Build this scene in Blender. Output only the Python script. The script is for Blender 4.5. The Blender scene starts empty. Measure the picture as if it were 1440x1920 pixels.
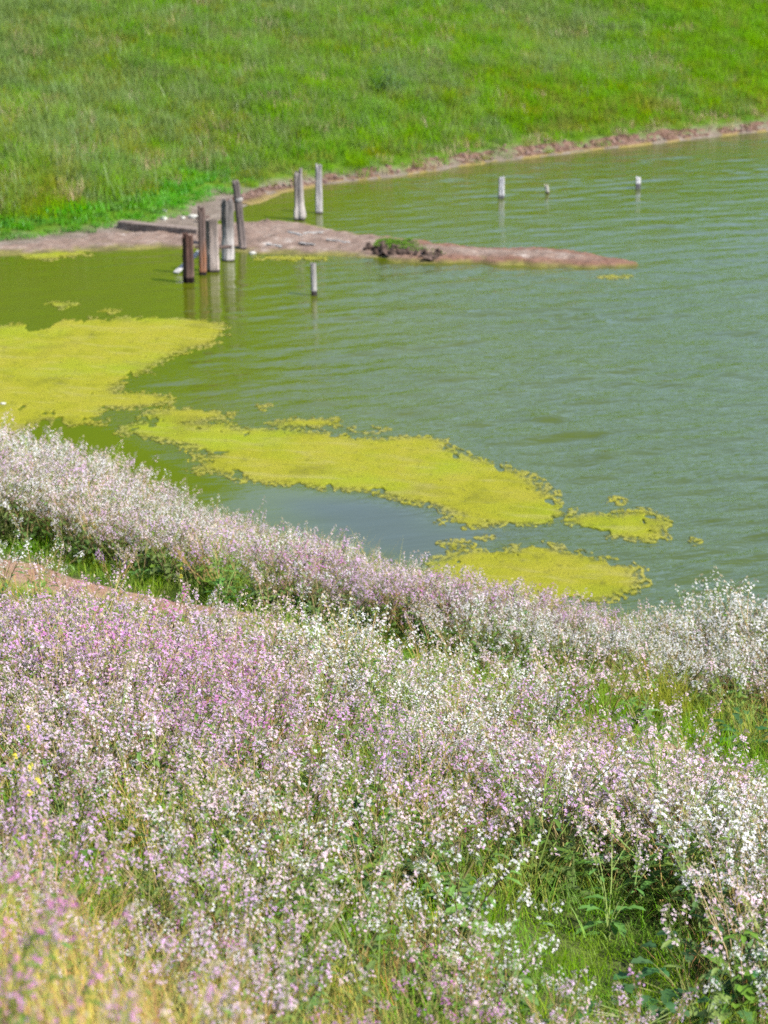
import bpy, math, random
import numpy as np
from mathutils import Vector

random.seed(7)
RNG = np.random.default_rng(11)
R = math.radians
scene = bpy.context.scene
COL = scene.collection

# ------------------------------------------------------------------ camera
CAM_H, PITCH, FPX = 8.0, R(17), 4000.0          # eye height over the pond, tilt, focal length in photo pixels
cam_data = bpy.data.cameras.new('camera')
cam = bpy.data.objects.new('camera', cam_data)
COL.objects.link(cam)
cam.location = (0, 0, CAM_H)
cam.rotation_euler = (R(90) - PITCH, 0, 0)
cam_data.sensor_fit = 'HORIZONTAL'
cam_data.sensor_width = 24.0
cam_data.lens = 24.0 * FPX / 1440.0
cam_data.clip_start = 0.1
cam_data.clip_end = 3000
cam_data.dof.use_dof = True
cam_data.dof.focus_distance = 12.5
cam_data.dof.aperture_fstop = 2.9
scene.camera = cam

# ------------------------------------------------------------------ sky and sun
SUN_EL, SUN_AZ = R(50), R(118)                  # azimuth clockwise from +Y (view direction)
world = bpy.data.worlds.new('World')
scene.world = world
world.use_nodes = True
wn = world.node_tree
wn.nodes.clear()
sky = wn.nodes.new('ShaderNodeTexSky')
sky.sky_type = 'NISHITA'
sky.sun_disc = False
sky.sun_elevation = SUN_EL
sky.sun_rotation = SUN_AZ
sky.air_density = 1.0
sky.dust_density = 1.0
bg = wn.nodes.new('ShaderNodeBackground')
bg.inputs['Strength'].default_value = 0.13
wo = wn.nodes.new('ShaderNodeOutputWorld')
wn.links.new(sky.outputs[0], bg.inputs['Color'])
wn.links.new(bg.outputs[0], wo.inputs['Surface'])

sun_data = bpy.data.lights.new('sun', 'SUN')
sun_data.energy = 4.6
sun_data.angle = R(0.5)
sun_data.color = (1.0, 0.965, 0.91)
sun = bpy.data.objects.new('sun', sun_data)
COL.objects.link(sun)
sd = Vector((math.sin(SUN_AZ) * math.cos(SUN_EL), math.cos(SUN_AZ) * math.cos(SUN_EL), math.sin(SUN_EL)))
sun.rotation_euler = sd.to_track_quat('Z', 'Y').to_euler()
sun.location = sd * 60

scene.view_settings.view_transform = 'Standard'
scene.view_settings.look = 'None'
scene.view_settings.exposure = 1.2
scene.view_settings.gamma = 1.0
scene.view_settings.use_curve_mapping = False
scene.cycles.max_bounces = 8
scene.cycles.use_denoising = False
scene.cycles.transparent_max_bounces = 8

# ------------------------------------------------------------------ small maths
def ray(px, py):
    """direction of the camera ray through a pixel of the 1440x1920 photo"""
    u = (px - 720) / FPX
    v = (py - 960) / FPX
    c, s = math.cos(PITCH), math.sin(PITCH)
    return np.array([u, c - v * s, -s - v * c])

def at(px, py, z=0.0):
    r = ray(px, py)
    t = (z - CAM_H) / r[2]
    return (r[0] * t, r[1] * t)

def project(x, y, z):
    c, s = math.cos(PITCH), math.sin(PITCH)
    dz = z - CAM_H
    dep = y * c - dz * s
    dn = -y * s - dz * c
    return 720 + FPX * x / dep, 960 + FPX * dn / dep, dep

def _hash(ix, iy, seed):
    h = (ix.astype(np.int64) * 374761393 + iy.astype(np.int64) * 668265263 + seed * 1442695041) & 0xFFFFFFFF
    h = ((h ^ (h >> 13)) * 1274126177) & 0xFFFFFFFF
    return ((h ^ (h >> 16)) & 0xFFFF) / 65535.0

def vnoise(x, y, seed=0):
    x = np.asarray(x, float); y = np.asarray(y, float)
    ix = np.floor(x); iy = np.floor(y)
    fx = x - ix; fy = y - iy
    fx = fx * fx * (3 - 2 * fx); fy = fy * fy * (3 - 2 * fy)
    a = _hash(ix, iy, seed); b = _hash(ix + 1, iy, seed)
    c = _hash(ix, iy + 1, seed); d = _hash(ix + 1, iy + 1, seed)
    return (a * (1 - fx) + b * fx) * (1 - fy) + (c * (1 - fx) + d * fx) * fy

def fbm(x, y, seed=0, octv=4):
    s = 0.0; a = 0.5; t = 0.0
    for o in range(octv):
        s = s + a * vnoise(x * 2 ** o + 17.3 * o, y * 2 ** o - 9.1 * o, seed + o)
        t += a; a *= 0.5
    return s / t * 2 - 1                        # -1 .. 1

def sstep(a, b, x):
    t = np.clip((np.asarray(x, float) - a) / (b - a), 0, 1)
    return t * t * (3 - 2 * t)

def seg_dist(x, y, pts, closed=False):
    """distance, index of nearest segment, position along it, side (+ = left of travel)"""
    pts = np.asarray(pts, float)
    best = np.full(np.shape(x), 1e9); idx = np.zeros(np.shape(x), int)
    par = np.zeros(np.shape(x)); side = np.ones(np.shape(x))
    n = len(pts)
    for i in range(n if closed else n - 1):
        a = pts[i]; b = pts[(i + 1) % n]
        d = b - a; L = d @ d
        t0 = ((x - a[0]) * d[0] + (y - a[1]) * d[1]) / L
        t = np.clip(t0, 0, 1)
        dx = x - (a[0] + d[0] * t); dy = y - (a[1] + d[1] * t)
        q = np.hypot(dx, dy)
        m = q < best
        best = np.where(m, q, best); idx = np.where(m, i, idx); par = np.where(m, t, par)
        side = np.where(m, np.sign(d[0] * (y - a[1]) - d[1] * (x - a[0])), side)
    return best, idx, par, side

def poly_sd(x, y, pts):
    """signed distance to a closed outline, positive inside"""
    x = np.asarray(x, float); y = np.asarray(y, float)
    d = seg_dist(x, y, pts, True)[0]
    ins = np.zeros(np.shape(x), bool)
    n = len(pts)
    for i in range(n):
        (x0, y0), (x1, y1) = pts[i], pts[(i + 1) % n]
        if y0 == y1: continue
        c = ((y0 > y) != (y1 > y)) & (x < (x1 - x0) * (y - y0) / (y1 - y0) + x0)
        ins ^= c
    return np.where(ins, d, -d)

# ------------------------------------------------------------------ the lie of the land
NX, NY = 0.65, 0.76                              # the near shore runs diagonally; s = metres inland from it
def near_s(x, y):
    return 17.5 - (NX * x + NY * y) + 0.35 * fbm(np.asarray(x) * 0.35, np.asarray(y) * 0.35, 5, 2)

def near_z(x, y):
    s = near_s(x, y)
    z = np.interp(s, [-30, -3, 0, 1, 3.5, 4.3, 5.6, 7, 12.7, 17.5, 40, 300],
                  [-2, -.6, 0, .42, 1.25, 1.45, 1.68, 2.2, 3.9, 5.9, 12, 40])
    z = z + 0.48 * np.exp(-((np.asarray(x) + 1.0) / 0.85) ** 2 - ((np.asarray(y) - 4.3) / 1.0) ** 2)
    return z + sstep(0.3, 2, s) * 0.07 * fbm(np.asarray(x) * 0.9, np.asarray(y) * 0.9, 21, 3)

FAR = [(-60, 8), (-30, 24), (-14, 39.5), (-10.5, 43.2), (-8.14, 44.84), (-6.0, 46.3), (-3.9, 48.3), (-3.23, 51.56), (-2.54, 53.55), (-1.38, 55.11),
       (0.28, 56.47), (2.65, 59.06), (5.82, 61.65), (11.84, 66.31), (22, 74), (45, 88), (120, 110)]
def far_t(x, y):
    d, i, t, side = seg_dist(np.asarray(x, float), np.asarray(y, float), FAR)
    return d * side + 0.14 * fbm(np.asarray(x) * 0.9, np.asarray(y) * 0.9, 33, 3)
MUDX = [-14, -8, -6, -4, -3, -1.5, 0, 4, 12]
def mud_w(x):  return np.interp(x, MUDX, [.9, 1.0, 1.1, 1.1, .45, .16, .12, .10, .10])
def bank_h(x): return np.interp(x, MUDX, [.05, .05, .05, .08, .12, .17, .19, .21, .22])
def near_at(px, py, h=0.0):
    """ground point of the near slope under a pixel, for a thing whose seen point stands h above ground"""
    r = ray(px, py)
    ts_ = np.arange(3, 40, .01)
    P_ = np.outer(ts_, r); hit = np.nonzero(P_[:, 2] + CAM_H < near_z(P_[:, 0], P_[:, 1]) + h)[0][0]
    return P_[hit, 0], P_[hit, 1], float(near_z(np.array(P_[hit, 0]), np.array(P_[hit, 1])))

def far_z(x, y):
    t = far_t(x, y); m = mud_w(x); b = bank_h(x)
    z = np.where(t < 0, np.maximum(t * 0.25, -0.9), 0.0)
    z = z + 0.09 * np.clip(t / m, 0, 1) + b * sstep(0, 0.28, t - m)
    up = np.maximum(t - m - 0.2, 0)
    z = z + 0.30 * up + 0.0016 * np.minimum(up, 40) ** 2
    left = sstep(5, -14, x)                                       # the hill climbs steeply on the left, levels off on the right
    z = z + left * 0.0095 * np.maximum(up - 10, 0) ** 2
    cap = 15.0 + 14 * left
    z = np.where(z < cap - 4, z, cap - 4 * np.exp(-np.maximum(z - cap + 4, 0) / 4))
    return z + sstep(1, 8, t) * (0.9 * fbm(np.asarray(x) * .07, np.asarray(y) * .07, 41, 3) + 0.12 * fbm(np.asarray(x) * .6, np.asarray(y) * .6, 44, 2))

# ------------------------------------------------------------------ object helpers
def tag(o, label=None, cat=None, group=None, kind=None):
    if label: o['label'] = label
    if cat: o['category'] = cat
    if group: o['group'] = group
    if kind: o['kind'] = kind
    return o

def mesh_data(name, verts, faces, mats, mat_idx=None, smooth=True):
    me = bpy.data.meshes.new(name)
    me.from_pydata([tuple(v) for v in verts], [], [tuple(f) for f in faces])
    for m in (mats if isinstance(mats, (list, tuple)) else [mats]):
        me.materials.append(m)
    if mat_idx is not None:
        me.polygons.foreach_set('material_index', np.asarray(mat_idx, np.int32))
    if smooth:
        me.polygons.foreach_set('use_smooth', np.ones(len(me.polygons), bool))
    me.update()
    return me

def link(name, me, parent=None, loc=(0, 0, 0), rot=(0, 0, 0)):
    o = bpy.data.objects.new(name, me)
    o.location = loc; o.rotation_euler = rot
    if parent: o.parent = parent
    COL.objects.link(o)
    return o

def grid_mesh(name, xs, ys, zf, mat, keep=None, attrs=None):
    X, Y = np.meshgrid(xs, ys)
    Z = zf(X, Y)
    ny, nx = X.shape
    verts = np.stack([X, Y, Z], -1).reshape(-1, 3)
    i = np.arange(ny * nx).reshape(ny, nx)
    faces = np.stack([i[:-1, :-1], i[:-1, 1:], i[1:, 1:], i[1:, :-1]], -1).reshape(-1, 4)
    if keep is not None:
        K = keep(X, Y, Z).reshape(-1)
        faces = faces[K[faces].any(1)]
        used = np.unique(faces); remap = -np.ones(len(verts), int); remap[used] = np.arange(len(used))
        verts = verts[used]; faces = remap[faces]
    me = mesh_data(name, verts.tolist(), faces.tolist(), mat)
    if attrs:
        for an, fn in attrs.items():
            a = me.attributes.new(an, 'FLOAT', 'POINT')
            a.data.foreach_set('value', np.asarray(fn(verts[:, 0], verts[:, 1], verts[:, 2]), np.float32))
    return me

def span(*segs):
    out = []
    for a, b, st in segs:
        n = max(1, int(round((b - a) / st)))
        out += list(np.linspace(a, b, n, endpoint=False))
    out.append(segs[-1][1])
    return np.array(out)

# ------------------------------------------------------------------ materials
class NT:
    def __init__(self, name):
        self.m = bpy.data.materials.new(name); self.m.use_nodes = True
        self.t = self.m.node_tree; self.t.nodes.clear()
        self.out = self.n('ShaderNodeOutputMaterial')
    def n(self, typ, **kw):
        o = self.t.nodes.new(typ)
        for k, v in kw.items():
            if hasattr(o, k): setattr(o, k, v)
            else: o.inputs[k].default_value = v
        return o
    def l(self, a, b): self.t.links.new(a, b)
    def pos(self, scale=(1, 1, 1), rot=(0, 0, 0), obj=False):
        if obj: src = self.n('ShaderNodeTexCoord').outputs['Object']
        else: src = self.n('ShaderNodeNewGeometry').outputs['Position']
        if any(rot):
            mr = self.n('ShaderNodeMapping'); mr.inputs['Rotation'].default_value = rot
            self.l(src, mr.inputs['Vector']); src = mr.outputs[0]
        mp = self.n('ShaderNodeMapping'); mp.inputs['Scale'].default_value = scale
        self.l(src, mp.inputs['Vector']); return mp.outputs[0]
    def noise(self, vec, scale, detail=4, rough=0.55, dist=0.0):
        o = self.n('ShaderNodeTexNoise'); o.inputs['Scale'].default_value = scale
        o.inputs['Detail'].default_value = detail; o.inputs['Roughness'].default_value = rough
        o.inputs['Distortion'].default_value = dist
        if vec is not None: self.l(vec, o.inputs['Vector'])
        return o.outputs['Fac']
    def ramp(self, fac, stops):
        o = self.n('ShaderNodeValToRGB'); e = o.color_ramp.elements
        while len(e) < len(stops): e.new(0.5)
        for k, (p, c) in enumerate(stops):
            e[k].position = p; e[k].color = (c[0], c[1], c[2], 1) if isinstance(c, tuple) else (c, c, c, 1)
        self.l(fac, o.inputs[0]); return o.outputs[0]
    def mix(self, fac, a, b):
        o = self.n('ShaderNodeMix', data_type='RGBA')
        for s, v in ((o.inputs[0], fac), (o.inputs[6], a), (o.inputs[7], b)):
            if hasattr(v, 'links'): self.l(v, s)
            elif isinstance(v, tuple): s.default_value = (v[0], v[1], v[2], 1)
            else: s.default_value = v
        return o.outputs[2]
    def math(self, op, a, b=None):
        o = self.n('ShaderNodeMath', operation=op)
        for s, v in zip(o.inputs, (a, b)):
            if v is None: continue
            if hasattr(v, 'links'): self.l(v, s)
            else: s.default_value = v
        return o.outputs[0]
    def attr(self, name):
        return self.n('ShaderNodeAttribute', attribute_name=name).outputs['Fac']
    def bump(self, h, dist, strength=1.0, nrm=None):
        o = self.n('ShaderNodeBump'); o.inputs['Distance'].default_value = dist
        if hasattr(strength, 'links'): self.l(strength, o.inputs['Strength'])
        else: o.inputs['Strength'].default_value = strength
        self.l(h, o.inputs['Height'])
        if nrm: self.l(nrm, o.inputs['Normal'])
        return o.outputs[0]
    def finish(self, color, rough=0.9, normal=None, spec=0.3, ior=None):
        p = self.n('ShaderNodeBsdfPrincipled')
        if hasattr(color, 'links'): self.l(color, p.inputs['Base Color'])
        else: p.inputs['Base Color'].default_value = (*color, 1)
        if hasattr(rough, 'links'): self.l(rough, p.inputs['Roughness'])
        else: p.inputs['Roughness'].default_value = rough
        p.inputs['Specular IOR Level'].default_value = spec
        if ior: p.inputs['IOR'].default_value = ior
        if normal: self.l(normal, p.inputs['Normal'])
        self.l(p.outputs[0], self.out.inputs[0]); return self.m
    def leafy(self, color, trans=0.35, gloss=0.0, up=0.0):
        """thin plant tissue: reflects and lets light through"""
        d = self.n('ShaderNodeBsdfDiffuse'); t = self.n('ShaderNodeBsdfTranslucent')
        for s in (d, t):
            if hasattr(color, 'links'): self.l(color, s.inputs['Color'])
            else: s.inputs['Color'].default_value = (*color, 1)
        if up:                                   # diffuse normals tilted skyward to brighten and soften the lighting on plants
            nm = self.n('ShaderNodeNewGeometry').outputs['Normal']
            ad = self.n('ShaderNodeVectorMath', operation='ADD'); self.l(nm, ad.inputs[0]); ad.inputs[1].default_value = (0, 0, up)
            no = self.n('ShaderNodeVectorMath', operation='NORMALIZE'); self.l(ad.outputs[0], no.inputs[0])
            self.l(no.outputs[0], d.inputs['Normal'])
        mx = self.n('ShaderNodeMixShader'); mx.inputs[0].default_value = trans
        self.l(d.outputs[0], mx.inputs[1]); self.l(t.outputs[0], mx.inputs[2])
        res = mx.outputs[0]
        if gloss:
            g = self.n('ShaderNodeBsdfGlossy'); g.inputs['Roughness'].default_value = 0.45
            m2 = self.n('ShaderNodeMixShader'); m2.inputs[0].default_value = gloss
            self.l(res, m2.inputs[1]); self.l(g.outputs[0], m2.inputs[2]); res = m2.outputs[0]
        self.l(res, self.out.inputs[0]); return self.m

def jitter(nt, base, hue=0.03, val=0.3, sat=0.15):
    """per-plant variation of a plant colour"""
    oi = nt.n('ShaderNodeObjectInfo').outputs['Random']
    h = nt.n('ShaderNodeHueSaturation')
    h.inputs['Color'].default_value = (*base, 1)
    def rng(a, b, k):
        w = nt.math('FRACT', nt.math('MULTIPLY', oi, k))
        o = nt.n('ShaderNodeMapRange'); nt.l(w, o.inputs[0]); o.inputs[3].default_value = a; o.inputs[4].default_value = b
        return o.outputs[0]
    nt.l(rng(0.5 - hue, 0.5 + hue, 1.0), h.inputs['Hue'])
    nt.l(rng(1 - val, 1 + val, 7.31), h.inputs['Value'])
    nt.l(rng(1 - sat, 1 + sat, 3.77), h.inputs['Saturation'])
    return h.outputs[0]

def plant_mat(name, base, trans=0.35, gloss=0.0, hue=0.02, val=0.25, sat=0.12, up=0.0):
    nt = NT(name)
    return nt.leafy(jitter(nt, base, hue, val, sat), trans, gloss, up)

def m_ground(name, base, dark, scale=1.5, b=0.05):
    nt = NT(name); p = nt.pos()
    c = nt.ramp(nt.noise(p, scale, 8, 0.65), [(0.3, dark), (0.7, base)])
    return nt.finish(c, 0.95, nt.bump(nt.noise(p, scale * 8, 8, 0.7), b), 0.1)

def m_hill():
    nt = NT('hill_soil_and_sward'); p = nt.pos()
    green = nt.ramp(nt.noise(p, 0.5, 8, 0.65), [(0.25, (.045, .085, .005)), (0.5, (.06, .12, .006)), (0.75, (.08, .14, .010))])
    mud = nt.ramp(nt.noise(p, 2.2, 8, 0.65), [(0.3, (.095, .074, .056)), (0.55, (.15, .12, .096)), (0.75, (.20, .17, .14))])
    c = nt.mix(nt.attr('bare'), green, mud)
    return nt.finish(c, 0.95, nt.bump(nt.noise(p, 12, 8, 0.7), 0.06), 0.1)

def m_bank():
    nt = NT('eroded_red_earth'); p = nt.pos()
    c = nt.ramp(nt.noise(p, 5, 8, 0.75), [(0.25, (.022, .013, .01)), (0.44, (.085, .048, .034)), (0.6, (.20, .125, .092)), (0.78, (.28, .20, .16))])
    z = nt.n('ShaderNodeSeparateXYZ'); nt.l(nt.n('ShaderNodeNewGeometry').outputs['Position'], z.inputs[0])
    yel = nt.ramp(nt.noise(p, 3, 4), [(0.35, (.19, .155, .04)), (0.65, (.23, .17, .075))])
    low = nt.n('ShaderNodeMapRange'); nt.l(z.outputs[2], low.inputs[0])
    low.inputs[1].default_value = 0.07; low.inputs[2].default_value = 0.02
    c = nt.mix(low.outputs[0], c, yel)
    return nt.finish(c, 0.95, nt.bump(nt.noise(p, 18, 8, 0.75), 0.08), 0.1)

def m_spit():
    nt = NT('dried_pond_mud'); p = nt.pos()
    c = nt.ramp(nt.noise(p, 2.6, 8, 0.7), [(0.25, (.095, .066, .05)), (0.48, (.155, .105, .08)), (0.62, (.205, .155, .125)), (0.7, (.33, .29, .26))])
    red = nt.ramp(nt.noise(p, 4.5, 8, 0.7), [(0.3, (.085, .038, .024)), (0.6, (.165, .09, .06)), (0.8, (.21, .145, .105))])
    c = nt.mix(nt.attr('face'), c, red)
    wet = nt.ramp(nt.noise(p, 2.0, 5), [(0.4, (.08, .07, .02)), (0.6, (.15, .135, .03))])
    c = nt.mix(nt.attr('wet'), c, wet)
    return nt.finish(c, 0.85, nt.bump(nt.noise(p, 15, 8, 0.75), 0.04), 0.25)

def m_path():
    nt = NT('trodden_red_soil'); p = nt.pos()
    c = nt.ramp(nt.noise(p, 3.5, 9, 0.7), [(0.3, (.19, .10, .07)), (0.55, (.28, .165, .125)), (0.75, (.34, .235, .19))])
    return nt.finish(c, 0.95, nt.bump(nt.noise(p, 30, 8, 0.75), 0.03), 0.1)

def m_water():
    nt = NT('turbid_pond_water')
    p = nt.pos()
    # body colour of the water: suspended algae, more olive inshore
    body = nt.ramp(nt.noise(nt.pos((0.5, 0.25, 1)), 0.5, 4, 0.5), [(0.3, (.048, .062, .002)), (0.7, (.058, .070, .002))])
    body = nt.mix(nt.attr('deep'), body, (.040, .056, .004))
    calm = nt.attr('calm')
    body = nt.mix(nt.attr('clear'), body, (.036, .044, .018))  # bluer body colour painted in to strengthen the sky reflection on calm water
    # small cat's paws on top of the modelled ripples
    w3 = nt.noise(nt.pos((3, 9, 1), (0, 0, R(-20))), 1.0, 3, 0.55, 0.3)
    st = nt.math('SUBTRACT', 1.0, nt.math('MULTIPLY', calm, 0.93))
    b = nt.bump(w3, 0.022, st)
    return nt.finish(body, 0.05, b, 0.5, 1.37)

def m_algae():
    nt = NT('floating_algae'); p = nt.pos()
    c = nt.ramp(nt.noise(nt.pos((1, 0.7, 1)), 1.1, 8, 0.65), [(0.30, (.125, .128, .010)), (0.46, (.195, .192, .012)), (0.6, (.215, .20, .02)), (0.8, (.20, .215, .012))])
    gr = nt.noise(p, 0.45, 3)
    c = nt.mix(nt.ramp(gr, [(0.5, 0.0), (0.7, 0.75)]), c, (.165, .215, .008))
    sp = nt.ramp(nt.noise(nt.pos((1, 0.55, 1)), 9, 6, 0.7), [(0.33, 0.6), (0.44, 0.0)])
    c = nt.mix(sp, c, (.085, .085, .015))
    streak = nt.noise(nt.pos((0.9, 3.0, 1), (0, 0, R(15))), 1.4, 5, 0.6, 0.6)
    c = nt.mix(nt.ramp(streak, [(0.52, 0.0), (0.70, 0.55)]), c, (.25, .225, .075))
    c = nt.mix(nt.ramp(nt.noise(p, 0.8, 5, 0.6), [(0.56, 0.0), (0.74, 0.6)]), c, (.125, .115, .02))
    edge = nt.math('MULTIPLY', nt.attr('rim'), nt.ramp(nt.noise(p, 2.5, 5), [(0.40, 0.1), (0.62, 0.75)]))
    c = nt.mix(edge, c, (.20, .19, .06))
    pr = nt.n('ShaderNodeBsdfPrincipled'); nt.l(c, pr.inputs['Base Color'])
    pr.inputs['Roughness'].default_value = 0.9; pr.inputs['Specular IOR Level'].default_value = 0.08
    nt.l(nt.bump(nt.noise(p, 25, 8, 0.75), 0.03), pr.inputs['Normal'])
    # the rim frays into separate threads with water between them
    fray = nt.math('MULTIPLY', nt.attr('rim'), nt.ramp(nt.noise(nt.pos((1, 0.5, 1)), 16, 4, 0.6), [(0.44, 0.0), (0.56, 1.0)]))
    tr = nt.n('ShaderNodeBsdfTransparent'); mx = nt.n('ShaderNodeMixShader')
    nt.l(fray, mx.inputs[0]); nt.l(pr.outputs[0], mx.inputs[1]); nt.l(tr.outputs[0], mx.inputs[2])
    nt.l(mx.outputs[0], nt.out.inputs[0]); return nt.m

def m_wood(name, dark, light, bleach, seed=0.0, wet_to=0.10, bleach_z=(0.0, 0.6)):
    nt = NT(name)
    tc = nt.n('ShaderNodeTexCoord').outputs['Object']
    mp = nt.n('ShaderNodeMapping'); mp.inputs['Scale'].default_value = (14, 14, 1.1); mp.inputs['Location'].default_value = (seed, seed * 2, seed)
    nt.l(tc, mp.inputs[0])
    g = nt.noise(mp.outputs[0], 1.6, 7, 0.65, 0.5)
    c = nt.ramp(g, [(0.38, dark), (0.58, light)])
    mp2 = nt.n('ShaderNodeMapping'); mp2.inputs['Scale'].default_value = (5, 5, 1.4); mp2.inputs['Location'].default_value = (seed * 3, 1, seed)
    nt.l(tc, mp2.inputs[0])
    z = nt.n('ShaderNodeSeparateXYZ'); nt.l(tc, z.inputs[0])
    zr = nt.n('ShaderNodeMapRange'); nt.l(z.outputs[2], zr.inputs[0])
    zr.inputs[1].default_value = bleach_z[1]; zr.inputs[2].default_value = bleach_z[0]
    bl = nt.math('MULTIPLY', nt.math('ADD', zr.outputs[0], 0.12), nt.ramp(nt.noise(mp2.outputs[0], 1.2, 5, 0.6), [(0.35, 0.25), (0.6, 1.0)]))
    c = nt.mix(nt.math('MINIMUM', bl, 1.0), c, bleach)
    wr = nt.n('ShaderNodeMapRange'); nt.l(z.outputs[2], wr.inputs[0])
    wr.inputs[1].default_value = wet_to + 0.03; wr.inputs[2].default_value = wet_to
    c = nt.mix(wr.outputs[0], c, tuple(v * 0.45 for v in dark))
    dk = nt.n('ShaderNodeHueSaturation'); dk.inputs['Value'].default_value = 0.62; nt.l(c, dk.inputs['Color']); c = dk.outputs[0]
    return nt.finish(c, 0.9, nt.bump(g, 0.02), 0.15)

def m_simple(name, a, b, scale=20, rough=0.85):
    nt = NT(name); p = nt.pos(obj=True)
    f = nt.noise(p, scale, 6, 0.6)
    return nt.finish(nt.ramp(f, [(0.35, a), (0.65, b)]), rough, nt.bump(f, 0.01), 0.2)

M = {}
M['near_soil'] = m_ground('slope_soil_under_plants', (.10, .115, .035), (.045, .06, .015), 2.0)
M['hill'] = m_hill(); M['bank'] = m_bank(); M['spit'] = m_spit(); M['path'] = m_path()
M['water'] = m_water(); M['algae'] = m_algae()

# ------------------------------------------------------------------ the setting
xs = span((-300, -60, 20), (-60, -14, 2), (-14, -5, .4), (-5, 5, .12), (5, 14, .4), (14, 60, 2), (60, 300, 20))
ys = span((-200, -30, 10), (-30, 2, 1), (2, 28, .12), (28, 36, .4), (36, 60, 2), (60, 400, 20))
me = grid_mesh('shore_slope', xs, ys, near_z, M['near_soil'], keep=lambda X, Y, Z: (Z > -0.5) & (Y - 0 < 300))
tag(link('shore_slope', me), 'near grassy slope dropping down to the pond under the flowers', 'slope', kind='structure')

xs = span((-300, -60, 12), (-60, -18, 2), (-18, 24, .3), (24, 70, 2), (70, 300, 12))
ys = span((0, 36, 2), (36, 92, .3), (92, 130, 2), (130, 500, 12))
def bare_attr(x, y, z):
    t = far_t(x, y); m = mud_w(x)
    return 1 - sstep(0.0, 0.35, t - m + 0.25 * fbm(x * 2, y * 2, 61, 3))
me = grid_mesh('hillside', xs, ys, lambda X, Y: far_z(X, Y), M['hill'], keep=lambda X, Y, Z: Z > -0.6, attrs={'bare': bare_attr})
tag(link('hillside', me), 'bright green grassy hillside rising beyond the pond', 'hillside', kind='structure')

# eroded earth bank along the far water's edge (a fine ribbon that follows the shore)
pl = np.array(FAR[7:16]); seg = np.hypot(*np.diff(pl, axis=0).T); cum = np.concatenate([[0], np.cumsum(seg)])
ls = np.arange(0, cum[-1], 0.09)
bx = np.interp(ls, cum, pl[:, 0]); by = np.interp(ls, cum, pl[:, 1])
for _ in range(12):
    bx[1:-1] = (bx[:-2] + bx[1:-1] * 2 + bx[2:]) / 4; by[1:-1] = (by[:-2] + by[1:-1] * 2 + by[2:]) / 4
tx = np.gradient(bx); ty = np.gradient(by); tl = np.hypot(tx, ty); nx_, ny_ = -ty / tl, tx / tl
ts = np.concatenate([np.arange(-0.35, 0.0, 0.07), np.arange(0, 1, 0.055), [1.0]])
vv, ff = [], []
bw = mud_w(bx) + 0.20
for k, t in enumerate(ts):
    off = np.where(t < 0, t, t * bw)
    X = bx + nx_ * off; Y = by + ny_ * off
    Z = far_z(X, Y)
    amp = sstep(-0.02, 0.06, Z)
    Z = Z + 0.012 + amp * (0.09 * fbm(X * 2.8, Y * 2.8, 71, 4) * np.clip(bank_h(bx) / .3, .1, 1) + 0.05 * fbm(X * 9, Y * 9, 72, 3) * np.clip(bank_h(bx) / .3, .15, 1))
    if k == len(ts) - 1: Z = Z - 0.12
    vv += np.stack([X, Y, Z], -1).tolist()
nl = len(ls)
for k in range(len(ts) - 1):
    for j in range(nl - 1):
        a = k * nl + j
        ff.append((a, a + 1, a + nl + 1, a + nl))
tag(link('shore_bank', mesh_data('shore_bank', vv, ff, M['bank'])), 'eroded reddish earth bank along the far waterline', 'bank', kind='structure')

# mud spit reaching into the pond
SPIT = [at(*p) for p in ((-40, 466), (60, 452), (200, 436), (330, 432), (430, 418), (500, 413), (560, 417), (610, 430), (650, 440), (720, 449), (800, 460), (900, 468), (1000, 470),
                         (1060, 473), (1130, 486), (1195, 497), (1130, 501), (1000, 499), (900, 494), (820, 494), (760, 492), (690, 483), (600, 477), (540, 478),
                         (470, 475), (400, 470), (300, 464), (200, 470), (60, 478), (-40, 480))]
HUMP = [at(*p, 0.2) for p in ((684, 458), (708, 447), (745, 445), (785, 449), (818, 458), (836, 470), (806, 473), (770, 466), (735, 466), (705, 462))]
def spit_d(x, y):
    return poly_sd(x, y, SPIT) + 0.20 * fbm(x * 2.2, y * 2.2, 91, 4)
def spit_z(x, y):
    d = spit_d(x, y)
    top = np.interp(x, [-9, -3.6, -1, -0.3, 0.3, 1.2, 2.2, 3.4, 5, 5.9], [.05, .06, .07, .08, .08, .075, .07, .08, .06, .02])
    steep = np.interp(x, [-3, -.5, .3], [.12, .25, .75])
    z = np.minimum(d * steep + 0.01, top + 0.04 * d)
    z = np.where(d < 0, d * 0.4, z)
    return z + sstep(0, .15, d) * (0.05 * fbm(x * 3, y * 3, 93, 4) + 0.03 * fbm(x * 12, y * 12, 94, 2)) + 0.006
xs = np.arange(-9.2, 6.8, .05); ys = np.arange(42.0, 50.2, .05)
def wet_attr(x, y, z): return sstep(0.075, 0.02, z + 0.03 * fbm(x * 2, y * 2, 97, 3))
def face_attr(x, y, z):
    return sstep(-0.6, 1.2, x) * sstep(0.7, 0.25, spit_d(x, y))
me = grid_mesh('mud_spit', xs, ys, spit_z, M['spit'], keep=lambda X, Y, Z: Z > -0.05, attrs={'wet': wet_attr, 'face': face_attr})
tag(link('mud_spit', me), 'low pinkish mud spit reaching out into the pond', 'mud spit', kind='structure')

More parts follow.
